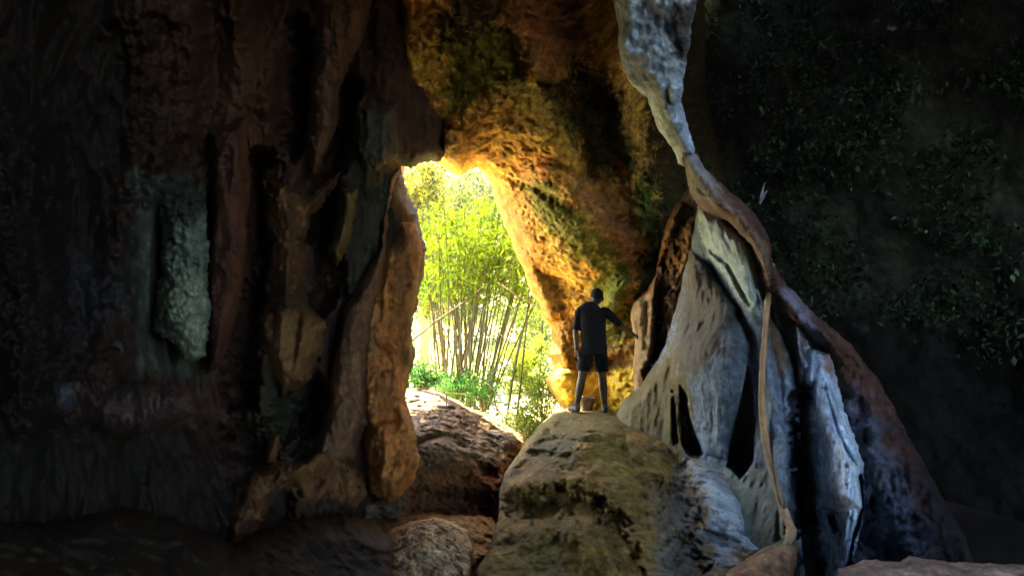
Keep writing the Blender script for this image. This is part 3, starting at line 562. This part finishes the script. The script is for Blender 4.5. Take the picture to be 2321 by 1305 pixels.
M_BARK = plain('tan_bark', (.34, .24, .13), .9, .2, 12, .45, .5)
M_ROOT = plain('root_wood', (.36, .22, .11), .8, .25, 14, .65, .6)
M_TWIG = plain('dry_twig', (.20, .14, .07), .9, .2, 30, .4, .3)
M_BAMBOO = plain('bamboo_skin', (.045, .05, .008), .5, .35, 6, .5, .1)
M_BAMBOO2 = plain('old_bamboo_skin', (.07, .045, .011), .6, .3, 6, .5, .1)

def gz(x, y):      # outside ground height
    P = np.array([[x, y, 0.]])
    return float(-1.15+.18*fbm(P*.5, 5)[0]+.05*fbm(P*3, 4)[0]+smooth01((np.array([y])-10)/4)[0]*(.35+.03*max(0, min(40, y-14))))

def tree(label, px, Y, crown, lean=0, tr=.15, name='broadleaf_tree', group=None):
    """crown: list of (px, py, rx, rz, n, k, spread, leaf, colour)"""
    x = (px-CX)/F*Y; b = gz(x, Y)-.1
    e = empty(name, (x, Y, b)); tag(e, label, 'tree', group)
    tops = []; VV = []; FF = []; CC = []; s = 0
    for (cx, cy_, rx, rz, n, k, sp, ls, c) in crown:
        ctr = at(cx, cy_, Y); ctr = Vector((ctr.x-x, 0, ctr.z-b)); tops.append(ctr)
        P, K = clumped(n, ctr, (rx, rx, rz), k, sp)
        V, fa, C = leaf_np(P, ls, leaf_cols(n, c, .35)); VV.append(V); FF.append(fa+s); CC.append(C); s += len(V)
    mesh_np('crown', np.concatenate(VV), np.concatenate(FF), M_LEAF, e, np.concatenate(CC), smooth=False)
    parts = []
    for j, t in enumerate(tops):
        m = Vector((lean*.5, 0, t.z*.45)) if t.z > 1 else Vector((0, 0, t.z*.4))
        parts.append(tube([(0, 0, 0), (m.x*.5+.05, .02, m.z*.55), m, m*.4+t*.6, t+Vector((0, 0, .3))], [tr, tr*.85, tr*.7, tr*.4, tr*.1] if j == 0 else [tr*.5, tr*.5, tr*.45, tr*.3, tr*.08], 10))
        for q in range(7):
            a = Vector(RNG.normal(size=3)).normalized(); a.z = abs(a.z)*.6
            parts.append(tube([m*.4+t*.6, t+a*.5, t+Vector((a.x*crown[j][2], a.y*crown[j][2], a.z*crown[j][3]))*.9], [tr*.25, tr*.15, tr*.04], 5))
    mesh_py('trunk', merge(parts), M_BARK, e)
    return e

LIME = (.11, .145, .002); CREAM = (.25, .24, .06); OLIVE = (.08, .08, .003); GREEN = (.035, .09, .005); DEEP = (.035, .10, .022)
def outside():
    tree('tall pale leaved tree far beyond the bamboo filling the top of the opening', 985, 32, [(960, 400, 2.4, 1.5, 5200, 60, .28, .22, CREAM), (1040, 470, 2.0, 1.3, 3600, 50, .25, .2, (.2, .22, .07)), (1140, 430, 2.0, 2.0, 2500, 50, .3, .2, LIME)], tr=.2)
    tree('olive yellow tree with a tan trunk at the left side of the opening', 958, 19, [(938, 450, .9, 1.0, 2200, 40, .16, .15, OLIVE), (930, 560, .7, .9, 2000, 36, .16, .15, (.09, .09, .01)), (985, 660, .6, .5, 1500, 30, .14, .13, GREEN), (1010, 570, .7, .5, 900, 26, .12, .13, CREAM)], tr=.16)
    tree('bright lime tree glowing behind the right of the bamboo', 1215, 27, [(1200, 600, 2.2, 1.2, 2500, 40, .3, .2, LIME), (1215, 740, 1.7, 1.0, 2400, 44, .25, .18, LIME), (1160, 860, 1.6, .7, 2200, 44, .25, .17, (.16, .22, .025))], tr=.1)
    tree('dark green grey tree behind the top of the bamboo', 1065, 24, [(1068, 450, 1.0, .8, 2600, 36, .16, .16, (.07, .09, .025)), (1000, 480, .7, .5, 1100, 20, .16, .15, (.09, .11, .03))], tr=.09)
    tree('unseen tall tree added behind the left wall so its crown shades the great boulder', 885, 13.3, [(765, 30, 2.0, .8, 10000, 80, .3, .24, GREEN), (960, 60, 1.0, .7, 4200, 40, .3, .22, GREEN)], tr=.12)  # crown added out of view to block sun from the boulder
    n = 26000; x = RNG.uniform(-24, 22, n); P = np.stack([x, 46+RNG.normal(size=n)*2, RNG.random(n)*9-.3+1.5*fbm(np.stack([x*.3, x*0, x*0], 1), 3)], 1)
    P = P[fbm(P*.5, 4, .6) > -.42]
    V, fa, C = leaf_np(P, .5, leaf_cols(len(P), (.12, .15, .008), .6), drop=0, aspect=.5)
    o = mesh_np('distant_trees', V, fa, M_LEAF, None, C, smooth=False); tag(o, kind='stuff')
    # shrubs and ground plants
    def shrub(label, px, py, Y, r, rz, n, c, ls=.07, k=30, sp=.09, up=.6):
        p = at(px, py, Y); e = empty('leafy_shrub', p); tag(e, label, 'shrub')
        P, K = clumped(n, (0, 0, rz), (r, r, rz), k, sp)
        V, fa, C = leaf_np(P, ls, leaf_cols(n, c, .35), drop=0, aspect=.42); mesh_np('foliage', V, fa, M_LEAF, e, C, smooth=False)
        mesh_py('stems', merge([tube([(0, 0, -.25), tuple(np.array(q)*.5), tuple(q)], [.012, .009, .004], 5) for q in K[:14]]), M_TWIG, e)
    shrub('bluish green shrub beside the left edge of the opening', 955, 885, 13.2, .32, .26, 1500, DEEP)
    shrub('low green shrub growing in front of the bamboo foot', 1042, 900, 14.0, .36, .2, 1300, (.06, .18, .03))
    shrub('low green shrub growing right against the thick bamboo foot', 1095, 905, 13.6, .22, .18, 700, (.07, .18, .03))
    shrub('yellow green bush between the bamboo and the golden wall', 1185, 930, 17.0, .6, .6, 2600, LIME, .09)
    shrub('small lime bush in the gap above the great boulder', 1195, 1000, 12.6, .36, .34, 1800, (.13, .19, .015), .06)
    shrub('light green bush standing against the golden wall outside', 1232, 940, 13.4, .28, .4, 1500, (.12, .18, .015), .06)
    shrub('bright yellow green bush halfway up behind the lone bamboo', 1200, 830, 20.0, .9, .5, 1700, (.16, .2, .015), .11)
    shrub('leafy green bush among the upper bamboo stems', 1010, 690, 17.5, .6, .4, 2000, (.06, .16, .012), .1)
    # undergrowth nobody could count
    n = 9000; x = RNG.uniform(-7, 7, n); y = RNG.uniform(13, 40, n)
    z = np.array([-.8+.03*(yy-14)*(yy > 14) for yy in y])+RNG.random(n)*.35
    V, fa, C = leaf_np(np.stack([x, y, z], 1), .16, leaf_cols(n, (.07, .11, .005), .4), drop=-.6)
    o = mesh_np('undergrowth', V, fa, M_LEAF, None, C, smooth=False); tag(o, kind='stuff')

def bamboo(px0, py0, px1, py1, Y, r=.022, bow=.0, leaves=120, label=None, group=None, mat=None, top=1.0, ymin=.5):
    p0 = at(px0, py0, Y); p1 = at(px1, py1, Y+RNG.normal()*.3)
    d = p1-p0; n = max(6, int(d.length/.16)); L = d.length
    side = Vector((1, 0, 0))
    def pos(t): return d*t+side*(bow*math.sin(t*math.pi)*L)+Vector((d.x*.25*t*t, 0, -abs(d.x)*.1*t**3))
    V = []; pts = []; rad = []
    nodes = int(L/.34)
    ts = sorted(set([i/n for i in range(n+1)]))
    for k in range(nodes+1):
        t = k/nodes
        for dt, s in ((-.012, 1), (0, 1.22), (.012, 1)):
            tt = t+dt/ max(L, 1)*1.2
            if 0 <= tt <= 1: pts.append(pos(tt)); rad.append(r*s*(1-.55*tt))
    e = empty('bamboo_stalk', p0)
    tag(e, label or 'slender bamboo stem rising in the dense clump beyond the opening', 'bamboo', group)
    m = mesh_py('culm', tube(pts, rad, 7), mat or M_BAMBOO, e)
    if leaves:
        t = ymin+(1-ymin)*RNG.random(leaves)**.7; base = np.array([pos(v) for v in t])
        nb = max(4, leaves//9); ang = RNG.random(nb)*6.28; ii = RNG.integers(0, nb, leaves)
        tb = ymin+(1-ymin)*RNG.random(nb)**.75; base = np.array([pos(v) for v in tb])[ii]
        out = np.stack([np.cos(ang), np.sin(ang), .15+RNG.random(nb)*.5], 1)[ii]*(RNG.random((leaves, 1))*.55+.05)
        P = base+out+RNG.normal(size=(leaves, 3))*.04; P[:, 2] -= (out**2).sum(1)*.35
        Vv, fa, C = leaf_np(P, .14, leaf_cols(leaves, (.075, .115, .001), .3), drop=.5, aspect=.2)
        mesh_np('foliage', Vv, fa, M_LEAF, e, C, smooth=False)
    return e
def grove():
    R = random.Random(3)
    G = 'bamboo stems in the dense clump'
    for i in range(44):
        u = i/43.
        x0 = 1042+u*62+R.uniform(-7, 7)+(R.random() < .25)*-35
        lean = (u-.35)*150+R.uniform(-40, 40)
        top = R.uniform(430, 560)
        bamboo(x0, 925+R.uniform(-12, 8), x0+lean+20, top, R.uniform(13.9, 15.4), R.choice([.016, .02, .024, .028]), R.uniform(-.02, .03), R.choice([120, 260, 340]), group=G, mat=R.choice([M_BAMBOO, M_BAMBOO, M_BAMBOO2]), ymin=.6)
    G2 = 'sparse bamboo stems left of the clump'
    for i in range(15):
        x0 = 985+i*4.8+R.uniform(-5, 5)
        bamboo(x0, 900+R.uniform(-8, 5), x0-14+R.uniform(-26, 34), R.uniform(560, 660), R.uniform(14.2, 15.6), R.choice([.013, .017, .02]), R.uniform(-.03, .02), R.choice([20, 60]), 'thin upright bamboo stem between the tan tree trunk and the dense clump', G2, R.choice([M_BAMBOO, M_BAMBOO2]), ymin=.6)
    bamboo(1146, 962, 1218, 560, 13.2, .022, -.01, 30, 'lone bamboo stem leaning right, nearest the dense clump', mat=M_BAMBOO, ymin=.6)
    bamboo(1168, 978, 1196, 610, 12.9, .022, .01, 20, 'thick lone bamboo stem almost upright in the bright gap', mat=M_BAMBOO, ymin=.7)
    bamboo(1214, 975, 1228, 690, 13.3, .011, .01, 14, 'very thin bamboo stem next to the golden wall', mat=M_BAMBOO, ymin=.5)
    bamboo(1128, 940, 1112, 780, 13.6, .012, -.03, 20, 'short thin bamboo stem curving left out of the bright gap', mat=M_BAMBOO, ymin=.5)
    bamboo(1150, 930, 1204, 640, 14.6, .013, -.02, 16, 'thin bamboo stem leaning steeply right behind the lone stems', mat=M_BAMBOO, ymin=.6)
    def twig(label, pts, Y, r, mat=None, name='bare_twig'):
        P = [at(x, y, Y) for x, y in pts]; o0 = P[0]
        V, fa = tube([p-o0 for p in P], [r*(1-.6*i/len(P)) for i in range(len(P))], 6)
        o = mesh_py(name, (V, fa), mat or M_TWIG); o.location = o0; tag(o, label, 'twig'); return o
    twig('yellowish leaning branch crossing the left bamboo stems', [(905, 800), (945, 762), (985, 730), (1030, 700), (1075, 668), (1095, 650)], 12.9, .018, M_BAMBOO2, 'leaning_branch')
    twig('forked side branch curving up beside the leaning branch', [(915, 790), (960, 752), (985, 728), (996, 705), (998, 690)], 12.7, .011, M_BAMBOO2, 'forked_branch')
    twig('straight dark twig slanting down right across the upper bright gap', [(1128, 640), (1170, 668), (1215, 695), (1250, 716)], 12.6, .008)
    twig('straight dark twig slanting down right halfway down the bright gap', [(1118, 748), (1160, 775), (1225, 812)], 12.8, .008)
    twig('dark twig crossing from the clump foot to the base of the lone stem', [(1098, 862), (1120, 885), (1150, 925)], 12.9, .009)
    twig('dark forked twig low down beside the lone bamboo foot', [(1105, 895), (1130, 930), (1152, 958), (1160, 975)], 12.8, .009)
    twig('thin slanting twig rising right over the great boulder', [(1182, 1000), (1205, 955), (1225, 905), (1238, 870)], 12.5, .008)
    twig('thin crossing twig low against the bright gap', [(1175, 862), (1205, 900), (1240, 940)], 12.7, .006)
    twig('long thin dark twig lying over the back of the sandy ledge', [(922, 882), (975, 878), (1010, 890), (1050, 893), (1090, 905)], 12.3, .012)
    twig('curving pale vine lying along the edge of the sandy ledge', [(1018, 905), (1040, 918), (1062, 934), (1090, 950), (1112, 962)], 10.95, .012, M_ROOT, 'dry_vine')
    twig('pale vine hanging over the front of the sandy ledge', [(1012, 890), (1012, 915), (1004, 935), (992, 952), (985, 962)], 10.1, .01, M_ROOT, 'dry_vine')

def ivy_wall():
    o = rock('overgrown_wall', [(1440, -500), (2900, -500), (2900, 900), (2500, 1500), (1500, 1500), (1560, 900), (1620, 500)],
             [(1500, -400, 9.0), (1600, 300, 12.5), (1600, 1200, 12.8), (1900, 300, 9.8), (2300, 200, 8.4), (2300, 700, 9.4), (2800, 0, 6.2), (2800, 1300, 6.5), (1900, 900, 11), (2000, -400, 6.8), (2400, -400, 5.8)],
             M_BOULD, step=9, R=60, roll=.8, thick=1.2, rag=6, noise=[(.6, (.6, .6, .6), 5, 'n'), (.2, (2, 2, 2), 4, 'n')], base=[(.035, .04, .028), (.05, .055, .036), (.02, .02, .017)], seed=61, patches=[([(1500, 720), (1900, 700), (3000, 720), (3000, 1700), (1400, 1700)], (.006, .005, .005), 120, .95)])  # lower part painted near black in place of shade
    tag(o, 'dark rock face overgrown with leaves in the upper right corner', 'rock wall', kind='thing')
    me = o.data; nv = len(me.vertices); co_ = np.empty(nv*3, np.float32); me.vertices.foreach_get('co', co_); co_ = co_.reshape(-1, 3)
    px = co_[:, 0]/co_[:, 1]*F+CX; py = CY-(co_[:, 2]-EYE)/co_[:, 1]*F
    half = np.zeros(nv, bool); half[:nv//2] = True
    ok = np.flatnonzero(half & (px < 2700) & (px > 1540) & (py > -300) & (py < 760+(px-1700)*.08))
    n = 44000; i = ok[RNG.integers(0, len(ok), n)]
    cl = fbm(co_[i]*1.1+3, 4, .6)
    keep = cl > .0; i = i[keep]; cl = cl[keep]; n = len(i)
    P = co_[i]+RNG.normal(size=(n, 3))*.12; P[:, 1] -= .1+RNG.random(n)*.55*(cl+.3).clip(0, 1)
    c = leaf_cols(n, (.032, .052, .027), .55)
    V, fa, C = leaf_np(P, .085, c, drop=.4, aspect=.5)
    mesh_np('leaves', V, fa, M_IVY, o, C, smooth=False)
    # the pale tuft and the moss around the root
    t = mesh_py('pale_leaf_tuft', merge([tube([(0, 0, 0), (.02*math.cos(a), -.02, .07), (.05*math.cos(a)+.01, -.03+.03*math.sin(a), .14+.05*math.sin(a*2))], [(.02, .008), (.03, .01), (.004, .003)], 6) for a in (0, 1.2, 2.4, 3.6, 4.9)]), plain('pale_leaf', (.2, .21, .23), .7))
    t.location = at(1722, 462, 8.6); t.scale = (1.1, 1.1, 1.3); t.rotation_euler = (0, .25, .8); tag(t, 'small pale upright tuft glowing before the dark leaves', 'plant')

def root():
    Y = 7.0
    P = [at(*p) for p in ((1750, 600, 8.3), (1747, 640, 8.0), (1742, 672, 7.5), (1738, 705, 7.2), (1735, 760, 7.12), (1731, 830, 7.05), (1728, 900, 7.0), (1731, 960, 6.95), (1740, 1020, 6.85), (1756, 1080, 6.7), (1772, 1140, 6.55), (1785, 1180, 6.4), (1792, 1202, 6.3), (1788, 1225, 6.2), (1776, 1255, 6.1), (1768, 1290, 6.0), (1760, 1340, 5.9))]
    rr = [.03, .03, .03, .028, .027, .029, .03, .033, .036, .034, .036, .036, .044, .034, .026, .022, .02]
    P = [p+Vector(RNG.normal(size=3)*.004) for p in P]
    # smooth path
    Q = []; RR = []
    for i in range(len(P)-1):
        for k in range(5):
            t = k/5; p0 = P[max(i-1, 0)]; p1 = P[i]; p2 = P[i+1]; p3 = P[min(i+2, len(P)-1)]
            Q.append(.5*((2*p1)+(p2-p0)*t+(2*p0-5*p1+4*p2-p3)*t*t+(3*p1-p0-3*p2+p3)*t**3)); RR.append(rr[i]*(1-t)+rr[i+1]*t)
    RR = [r*(1+.09*math.sin(i*1.7)+.05*math.sin(i*.63)) for i, r in enumerate(RR)]
    o = mesh_py('hanging_root', tube([q-P[0] for q in Q], RR, 10), M_ROOT); o.location = P[0]
    tag(o, 'long bare tan root hanging down in front of the pale flowstone', 'root')
    for a, b, l in (((1733, 880), (1760, 935), 'thin side rootlet high on the pale flowstone'), ((1745, 1040), (1790, 1110), 'thin side rootlet low on the pale flowstone')):
        A = at(*a, 6.95); B = at(*b, 6.9); r = mesh_py('rootlet', tube([(0, 0, 0), (B-A)*.5+Vector((.01, 0, -.02)), B-A], [.008, .006, .003], 6), M_TWIG, o); r.location = A-P[0]

# ------------------------------------------------------------------ the man
def person():
    s = .00615; YP = 10.45
    foot = at(1343, 927, YP)
    b = ROCK_M
    dg = bpy.context.evaluated_depsgraph_get()
    bv = BVHTree.FromObject(b, dg)
    def groundz(x, y):
        h = bv.ray_cast(Vector((x, y, 2)), Vector((0, 0, -1))); return h[0].z if h[0] else None
    zl = groundz(foot.x-.24, YP-.05); zr = groundz(foot.x+.17, YP-.02)
    print('GROUND', zl, zr, foot.z, [groundz(foot.x, YP+q/10) for q in range(-8, 5)])
    z0 = foot.z
    e = empty('person', (foot.x, YP, z0))
    tag(e, 'person in dark shirt and shorts standing on the boulder, back turned, one hand on rock', 'person')
    gl = (zl if zl is not None else z0)-z0; gr = (zr if zr is not None else z0)-z0
    gl = max(-.12, min(.12, gl)); gr = max(-.15, min(.1, gr))
    skin = plain('tan_skin', (.05, .022, .007), .55, .4, 40, .12, .05)
    cloth = plain('dark_navy_cloth', (.003, .004, .006), .9, .15, 60, .25, .2)
    cloth2 = plain('black_cloth', (.003, .003, .004), .9, .15, 60, .25, .2)
    shoe = plain('brown_shoe', (.05, .03, .018), .7, .3, 50, .3, .1)
    sock = plain('grey_sock', (.10, .08, .06), .9, .2, 90, .2, .1)
    hipL = (-.075, 0, .87); hipR = (.105, 0, .87)
    knL = (-.15, -.03, .46+gl*.4); knR = (.137, -.02, .45+gr*.4)
    anL = (-.222, .0, .10+gl); anR = (.17, .02, .09+gr)
    shL = (-.185, 0, 1.375); shR = (.175, -.01, 1.375)
    elL = (-.232, .03, 1.09); wrL = (-.222, -.02, .83)
    elR = (.375, -.07, 1.17); wrR = (.555, -.20, 1.035)
    def lim(a, m, c, r):
        a, m, c = Vector(a), Vector(m), Vector(c); pts = [a, a.lerp(m, .35), a.lerp(m, .75), m, m.lerp(c, .25), m.lerp(c, .6), c]
        return tube(pts, r, 12)
    def ball(c, r, seg=14):
        V = []; fa = []; n = seg
        for i in range(1, n):
            ph = math.pi*i/n
            for j in range(n*2):
                th = math.pi*j/n; V.append((c[0]+r[0]*math.sin(ph)*math.cos(th), c[1]+r[1]*math.sin(ph)*math.sin(th), c[2]+r[2]*math.cos(ph)))
        for i in range(n-2):
            for j in range(n*2): fa.append((i*2*n+j, (i+1)*2*n+j, (i+1)*2*n+(j+1) % (2*n), i*2*n+(j+1) % (2*n)))
        t0 = len(V); V.append((c[0], c[1], c[2]+r[2])); V.append((c[0], c[1], c[2]-r[2]))
        for j in range(2*n):
            fa.append((t0, j, (j+1) % (2*n))); fa.append((t0+1, (n-2)*2*n+(j+1) % (2*n), (n-2)*2*n+j))
        return V, fa
    hx, hy, hz = .065, .03, 1.565
    def hand(w, d, up, side):
        """palm, four bent fingers of unequal length and a thumb from the side of the palm"""
        w = Vector(w); d = Vector(d).normalized(); up = Vector(up); up = (up-d*up.dot(d)).normalized(); sd = d.cross(up)*side
        out = [tube([w, w+d*.03, w+d*.085, w+d*.1], [(.024, .019), (.038, .017), (.041, .015), (.034, .011)], 12)]
        # tube's first axis is not controlled: add two strips so the palm is broad along sd
        for q in (-.026, -.009, .009, .026): out.append(tube([w+d*.02+sd*q*.6, w+d*.06+sd*q, w+d*.095+sd*q], [.013, .014, .0115], 8))
        for q, ln in ((-.031, .062), (-.0105, .078), (.0105, .083), (.031, .074)):
            k = w+d*.093+sd*q
            a = k+d*ln*.42-up*ln*.10; b2 = a+d*ln*.27-up*ln*.2; c = b2+d*ln*.14-up*ln*.24
            out.append(tube([k-d*.01, k, a, b2, c], [.0098, .0098, .0088, .0082, .0066], 8))
        t = w+d*.03+sd*.028; a = t+sd*.026+d*.026-up*.01; c = a+sd*.008+d*.03-up*.014
        out.append(tube([t-d*.01, t, a, c], [.014, .0135, .0115, .008], 8))
        return out
    hR = Vector((.115, -.105, -.035)); hL = Vector((.02, -.03, -.12))
    parts = [lim(hipL, knL, anL, [.085, .084, .066, .056, .059, .05, .036]), lim(hipR, knR, anR, [.085, .084, .066, .056, .06, .05, .036]),
             lim(shL, elL, wrL, [.055, .052, .044, .039, .039, .033, .025]), lim(shR, elR, wrR, [.055, .052, .044, .039, .039, .033, .025]),
             tube([(.015, 0, .80), (.015, 0, .90), (.01, 0, 1.05), (.0, 0, 1.2), (-.003, 0, 1.33), (.0, .0, 1.40), (.015, 0, 1.44), (.03, .01, 1.49), (.055, .02, 1.54)],
                  [(.14, .10), (.16, .105), (.145, .095), (.16, .105), (.18, .105), (.13, .08), (.07, .06), (.055, .055), (.05, .05)], 20),
             ball((hx, hy, hz), (.077, .094, .108)), ball((hx+.02, hy+.06, hz-.06), (.045, .045, .05)),
             tube([(hx+.045, hy+.085, hz+.0), (hx+.06, hy+.118, hz-.03)], [.012, .016], 8),
             tube([(hx-.078, hy+.0, hz+.01), (hx-.085, hy-.01, hz+.025), (hx-.08, hy+.01, hz-.02)], [.008, .012, .006], 8),
             tube([(hx+.074, hy+.0, hz+.01), (hx+.083, hy-.012, hz+.025), (hx+.077, hy+.008, hz-.02)], [.008, .012, .006], 8)]
    for a in (anL, anR):
        dx = -.05 if a is anL else .01
        parts.append(tube([(a[0], a[1]-.05, a[2]-.05), (a[0], a[1], a[2]-.045), (a[0]+dx, a[1]+.08, a[2]-.055), (a[0]+dx*2, a[1]+.16, a[2]-.065)], [.03, .036, .036, .02], 10))
    parts += hand(wrR, hR, (0, 0, 1), -1)+hand(wrL, hL, (-1, -.3, 0), 1)
    body = mesh_py('body', merge(parts), skin, e)
    m = body.modifiers.new('r', 'REMESH'); m.mode = 'VOXEL'; m.voxel_size = .0055; m.use_smooth_shade = True
    def shell(name, parts, mat, vox=.009, it=3):
        o = mesh_py(name, merge(parts), mat, e); m = o.modifiers.new('r', 'REMESH'); m.mode = 'VOXEL'; m.voxel_size = vox; m.use_smooth_shade = True
        q = o.modifiers.new('s', 'SMOOTH'); q.iterations = it; q.factor = .5
        tx = bpy.data.textures.new('folds', 'CLOUDS'); tx.noise_scale = .11
        d = o.modifiers.new('d', 'DISPLACE'); d.texture = tx; d.strength = .014; d.mid_level = .5
        return o
    shb = [ball((-.172, 0, 1.362), (.068, .066, .066)), ball((.165, 0, 1.362), (.068, .066, .066))]
    def half(a, m, f): return Vector(a).lerp(Vector(m), f)
    sl = [tube([shL, half(shL, elL, .3), half(shL, elL, .6), half(shL, elL, .95)], [.064, .060, .057, .054], 14), tube([shR, half(shR, elR, .3), half(shR, elR, .6), half(shR, elR, 1.)], [.064, .060, .057, .052], 14)]
    shell('shirt', sl+shb+[tube([(.018, 0, .77), (.018, 0, .84), (.015, 0, .95), (.01, 0, 1.08), (.0, 0, 1.22), (-.003, 0, 1.33), (-.0, .0, 1.395), (.012, 0, 1.435), (.03, .01, 1.462)],
                            [(.188, .135), (.186, .132), (.18, .125), (.178, .12), (.187, .125), (.205, .12), (.195, .105), (.135, .085), (.072, .066)], 24)], cloth)
    shell('shorts', [tube([(.018, 0, .90), (.018, 0, .80), (.018, 0, .765)], [(.175, .12), (.185, .128), (.18, .125)], 20),
                     tube([Vector(hipL)+Vector((.0, 0, .0)), half(hipL, knL, .4), half(hipL, knL, .78)], [.095, .098, .093], 16),
                     tube([Vector(hipR), half(hipR, knR, .4), half(hipR, knR, .78)], [.095, .098, .093], 16)], cloth2)
    bv_, bf_ = ball((hx, hy, hz+.014), (.088, .105, .112))
    capv = [(x, y, max(z, hz-.005+.02*(y-hy)/.1)) for x, y, z in bv_]
    bx = Vector((.55, .8, -.55)).normalized()
    brim = tube([Vector((hx, hy, hz+.03))+bx*.06, Vector((hx, hy, hz+.025))+bx*.12, Vector((hx, hy, hz+.015))+bx*.165], [(.06, .008), (.055, .008), (.03, .006)], 16)
    shell('cap', [(capv, bf_), brim], cloth2, .006, 1)
    mesh_py('hair', merge([tube([(hx-.06, hy-.06, hz-.02), (hx, hy-.082, hz-.03), (hx+.06, hy-.06, hz-.02)], [.02, .024, .02], 10)]), plain('black_hair', (.01, .008, .007), .8), e)
    # thin pale ring round the neck
    ring = [Vector((.028+.062*math.cos(a), .01+.062*math.sin(a), 1.475+.012*math.sin(a)-.015*math.cos(a))) for a in [math.radians(v) for v in range(0, 361, 20)]]
    mesh_py('neck_ring', tube(ring, [.006]*len(ring), 6), plain('pale_ring', (.75, .75, .7), .4, .5), e)
    ring = [Vector((wrL[0]+.034*math.cos(a), wrL[1]+.034*math.sin(a), wrL[2]+.03)) for a in [math.radians(v) for v in range(0, 361, 30)]]
    mesh_py('wristband', tube(ring, [.008]*len(ring), 6), plain('dark_band', (.03, .03, .03), .6), e)
    for a, dx in ((anL, -.07), (anR, .015)):
        x, y, z = a
        mesh_py('sock', tube([(x, y, z+.045), (x, y, z+.0), (x, y-.0, z-.04)], [.043, .045, .045], 12), sock, e)
        sh = mesh_py('shoe', merge([tube([(x-dx*.3, y-.075, z-.06), (x-dx*.1, y-.05, z-.045), (x, y, z-.035), (x+dx*.5, y+.07, z-.055), (x+dx, y+.14, z-.066), (x+dx*1.35, y+.19, z-.075)], [.028, .042, .046, .045, .043, .022], 14)]), shoe, e)
        sv = sh.data.vertices
        for v in sv: v.co.z = max(v.co.z, z-.098)
        r = sh.modifiers.new('r', 'REMESH'); r.mode = 'VOXEL'; r.voxel_size = .008; r.use_smooth_shade = True
    return e

def litter():
    dg = bpy.context.evaluated_depsgraph_get(); pts = []
    for key, box, n in (('sunlit sandy', (-1.3, .3, 8.8, 12.2), 900), ('rough pale', (-1.1, -.3, 5.8, 7.6), 260), ('large rounded', (-.1, 1.8, 8.2, 10.9), 160)):
        o = [q for q in COL.objects if q.get('label', '').startswith(key)][0]; bv = BVHTree.FromObject(o, dg)
        for _ in range(n):
            x = RNG.uniform(box[0], box[1]); y = RNG.uniform(box[2], box[3]); h = bv.ray_cast(Vector((x, y, 3)), Vector((0, 0, -1)))
            if h[0] and h[1].z > .45: pts.append((h[0].x, h[0].y, h[0].z+.008))
    P = np.array(pts); n = len(P); c = leaf_cols(n, (.20, .12, .06), .5)
    V, fa, C = leaf_np(P, .055, c, drop=0, aspect=.4); V = V.reshape(-1, 4, 3); V[:, :, 2] = P[:, None, 2]+(V[:, :, 2]-P[:, None, 2])*.25; V = V.reshape(-1, 3)
    o = mesh_np('dry_leaves', V, fa, M_IVY, None, C, smooth=False); tag(o, kind='stuff')
ivy_wall(); outside(); litter(); grove(); root()
ROCK_M = [o for o in COL.objects if o.get('label', '').startswith('large rounded')][0]
person()
for o in COL.objects:
    if o.parent is None and o.get('label') and not o.get('kind'): o['kind'] = 'thing'

# ------------------------------------------------------------------ the air
def haze():
    V = [(x, y, z) for x in (-70, 70) for y in (-14, 75) for z in (-3.2, 26)]
    fa = [(0, 1, 3, 2), (4, 6, 7, 5), (0, 4, 5, 1), (2, 3, 7, 6), (0, 2, 6, 4), (1, 5, 7, 3)]
    m = bpy.data.materials.new('air'); m.use_nodes = True; N = m.node_tree.nodes; N.clear()
    o_ = N.new('ShaderNodeOutputMaterial'); v = N.new('ShaderNodeVolumePrincipled'); m.node_tree.links.new(v.outputs[0], o_.inputs['Volume'])
    v.inputs['Color'].default_value = (.95, .90, .70, 1); v.inputs['Density'].default_value = .0012; v.inputs['Anisotropy'].default_value = .3
    o = mesh_py('haze', (V, fa), m, None, False); tag(o, kind='stuff')
haze()
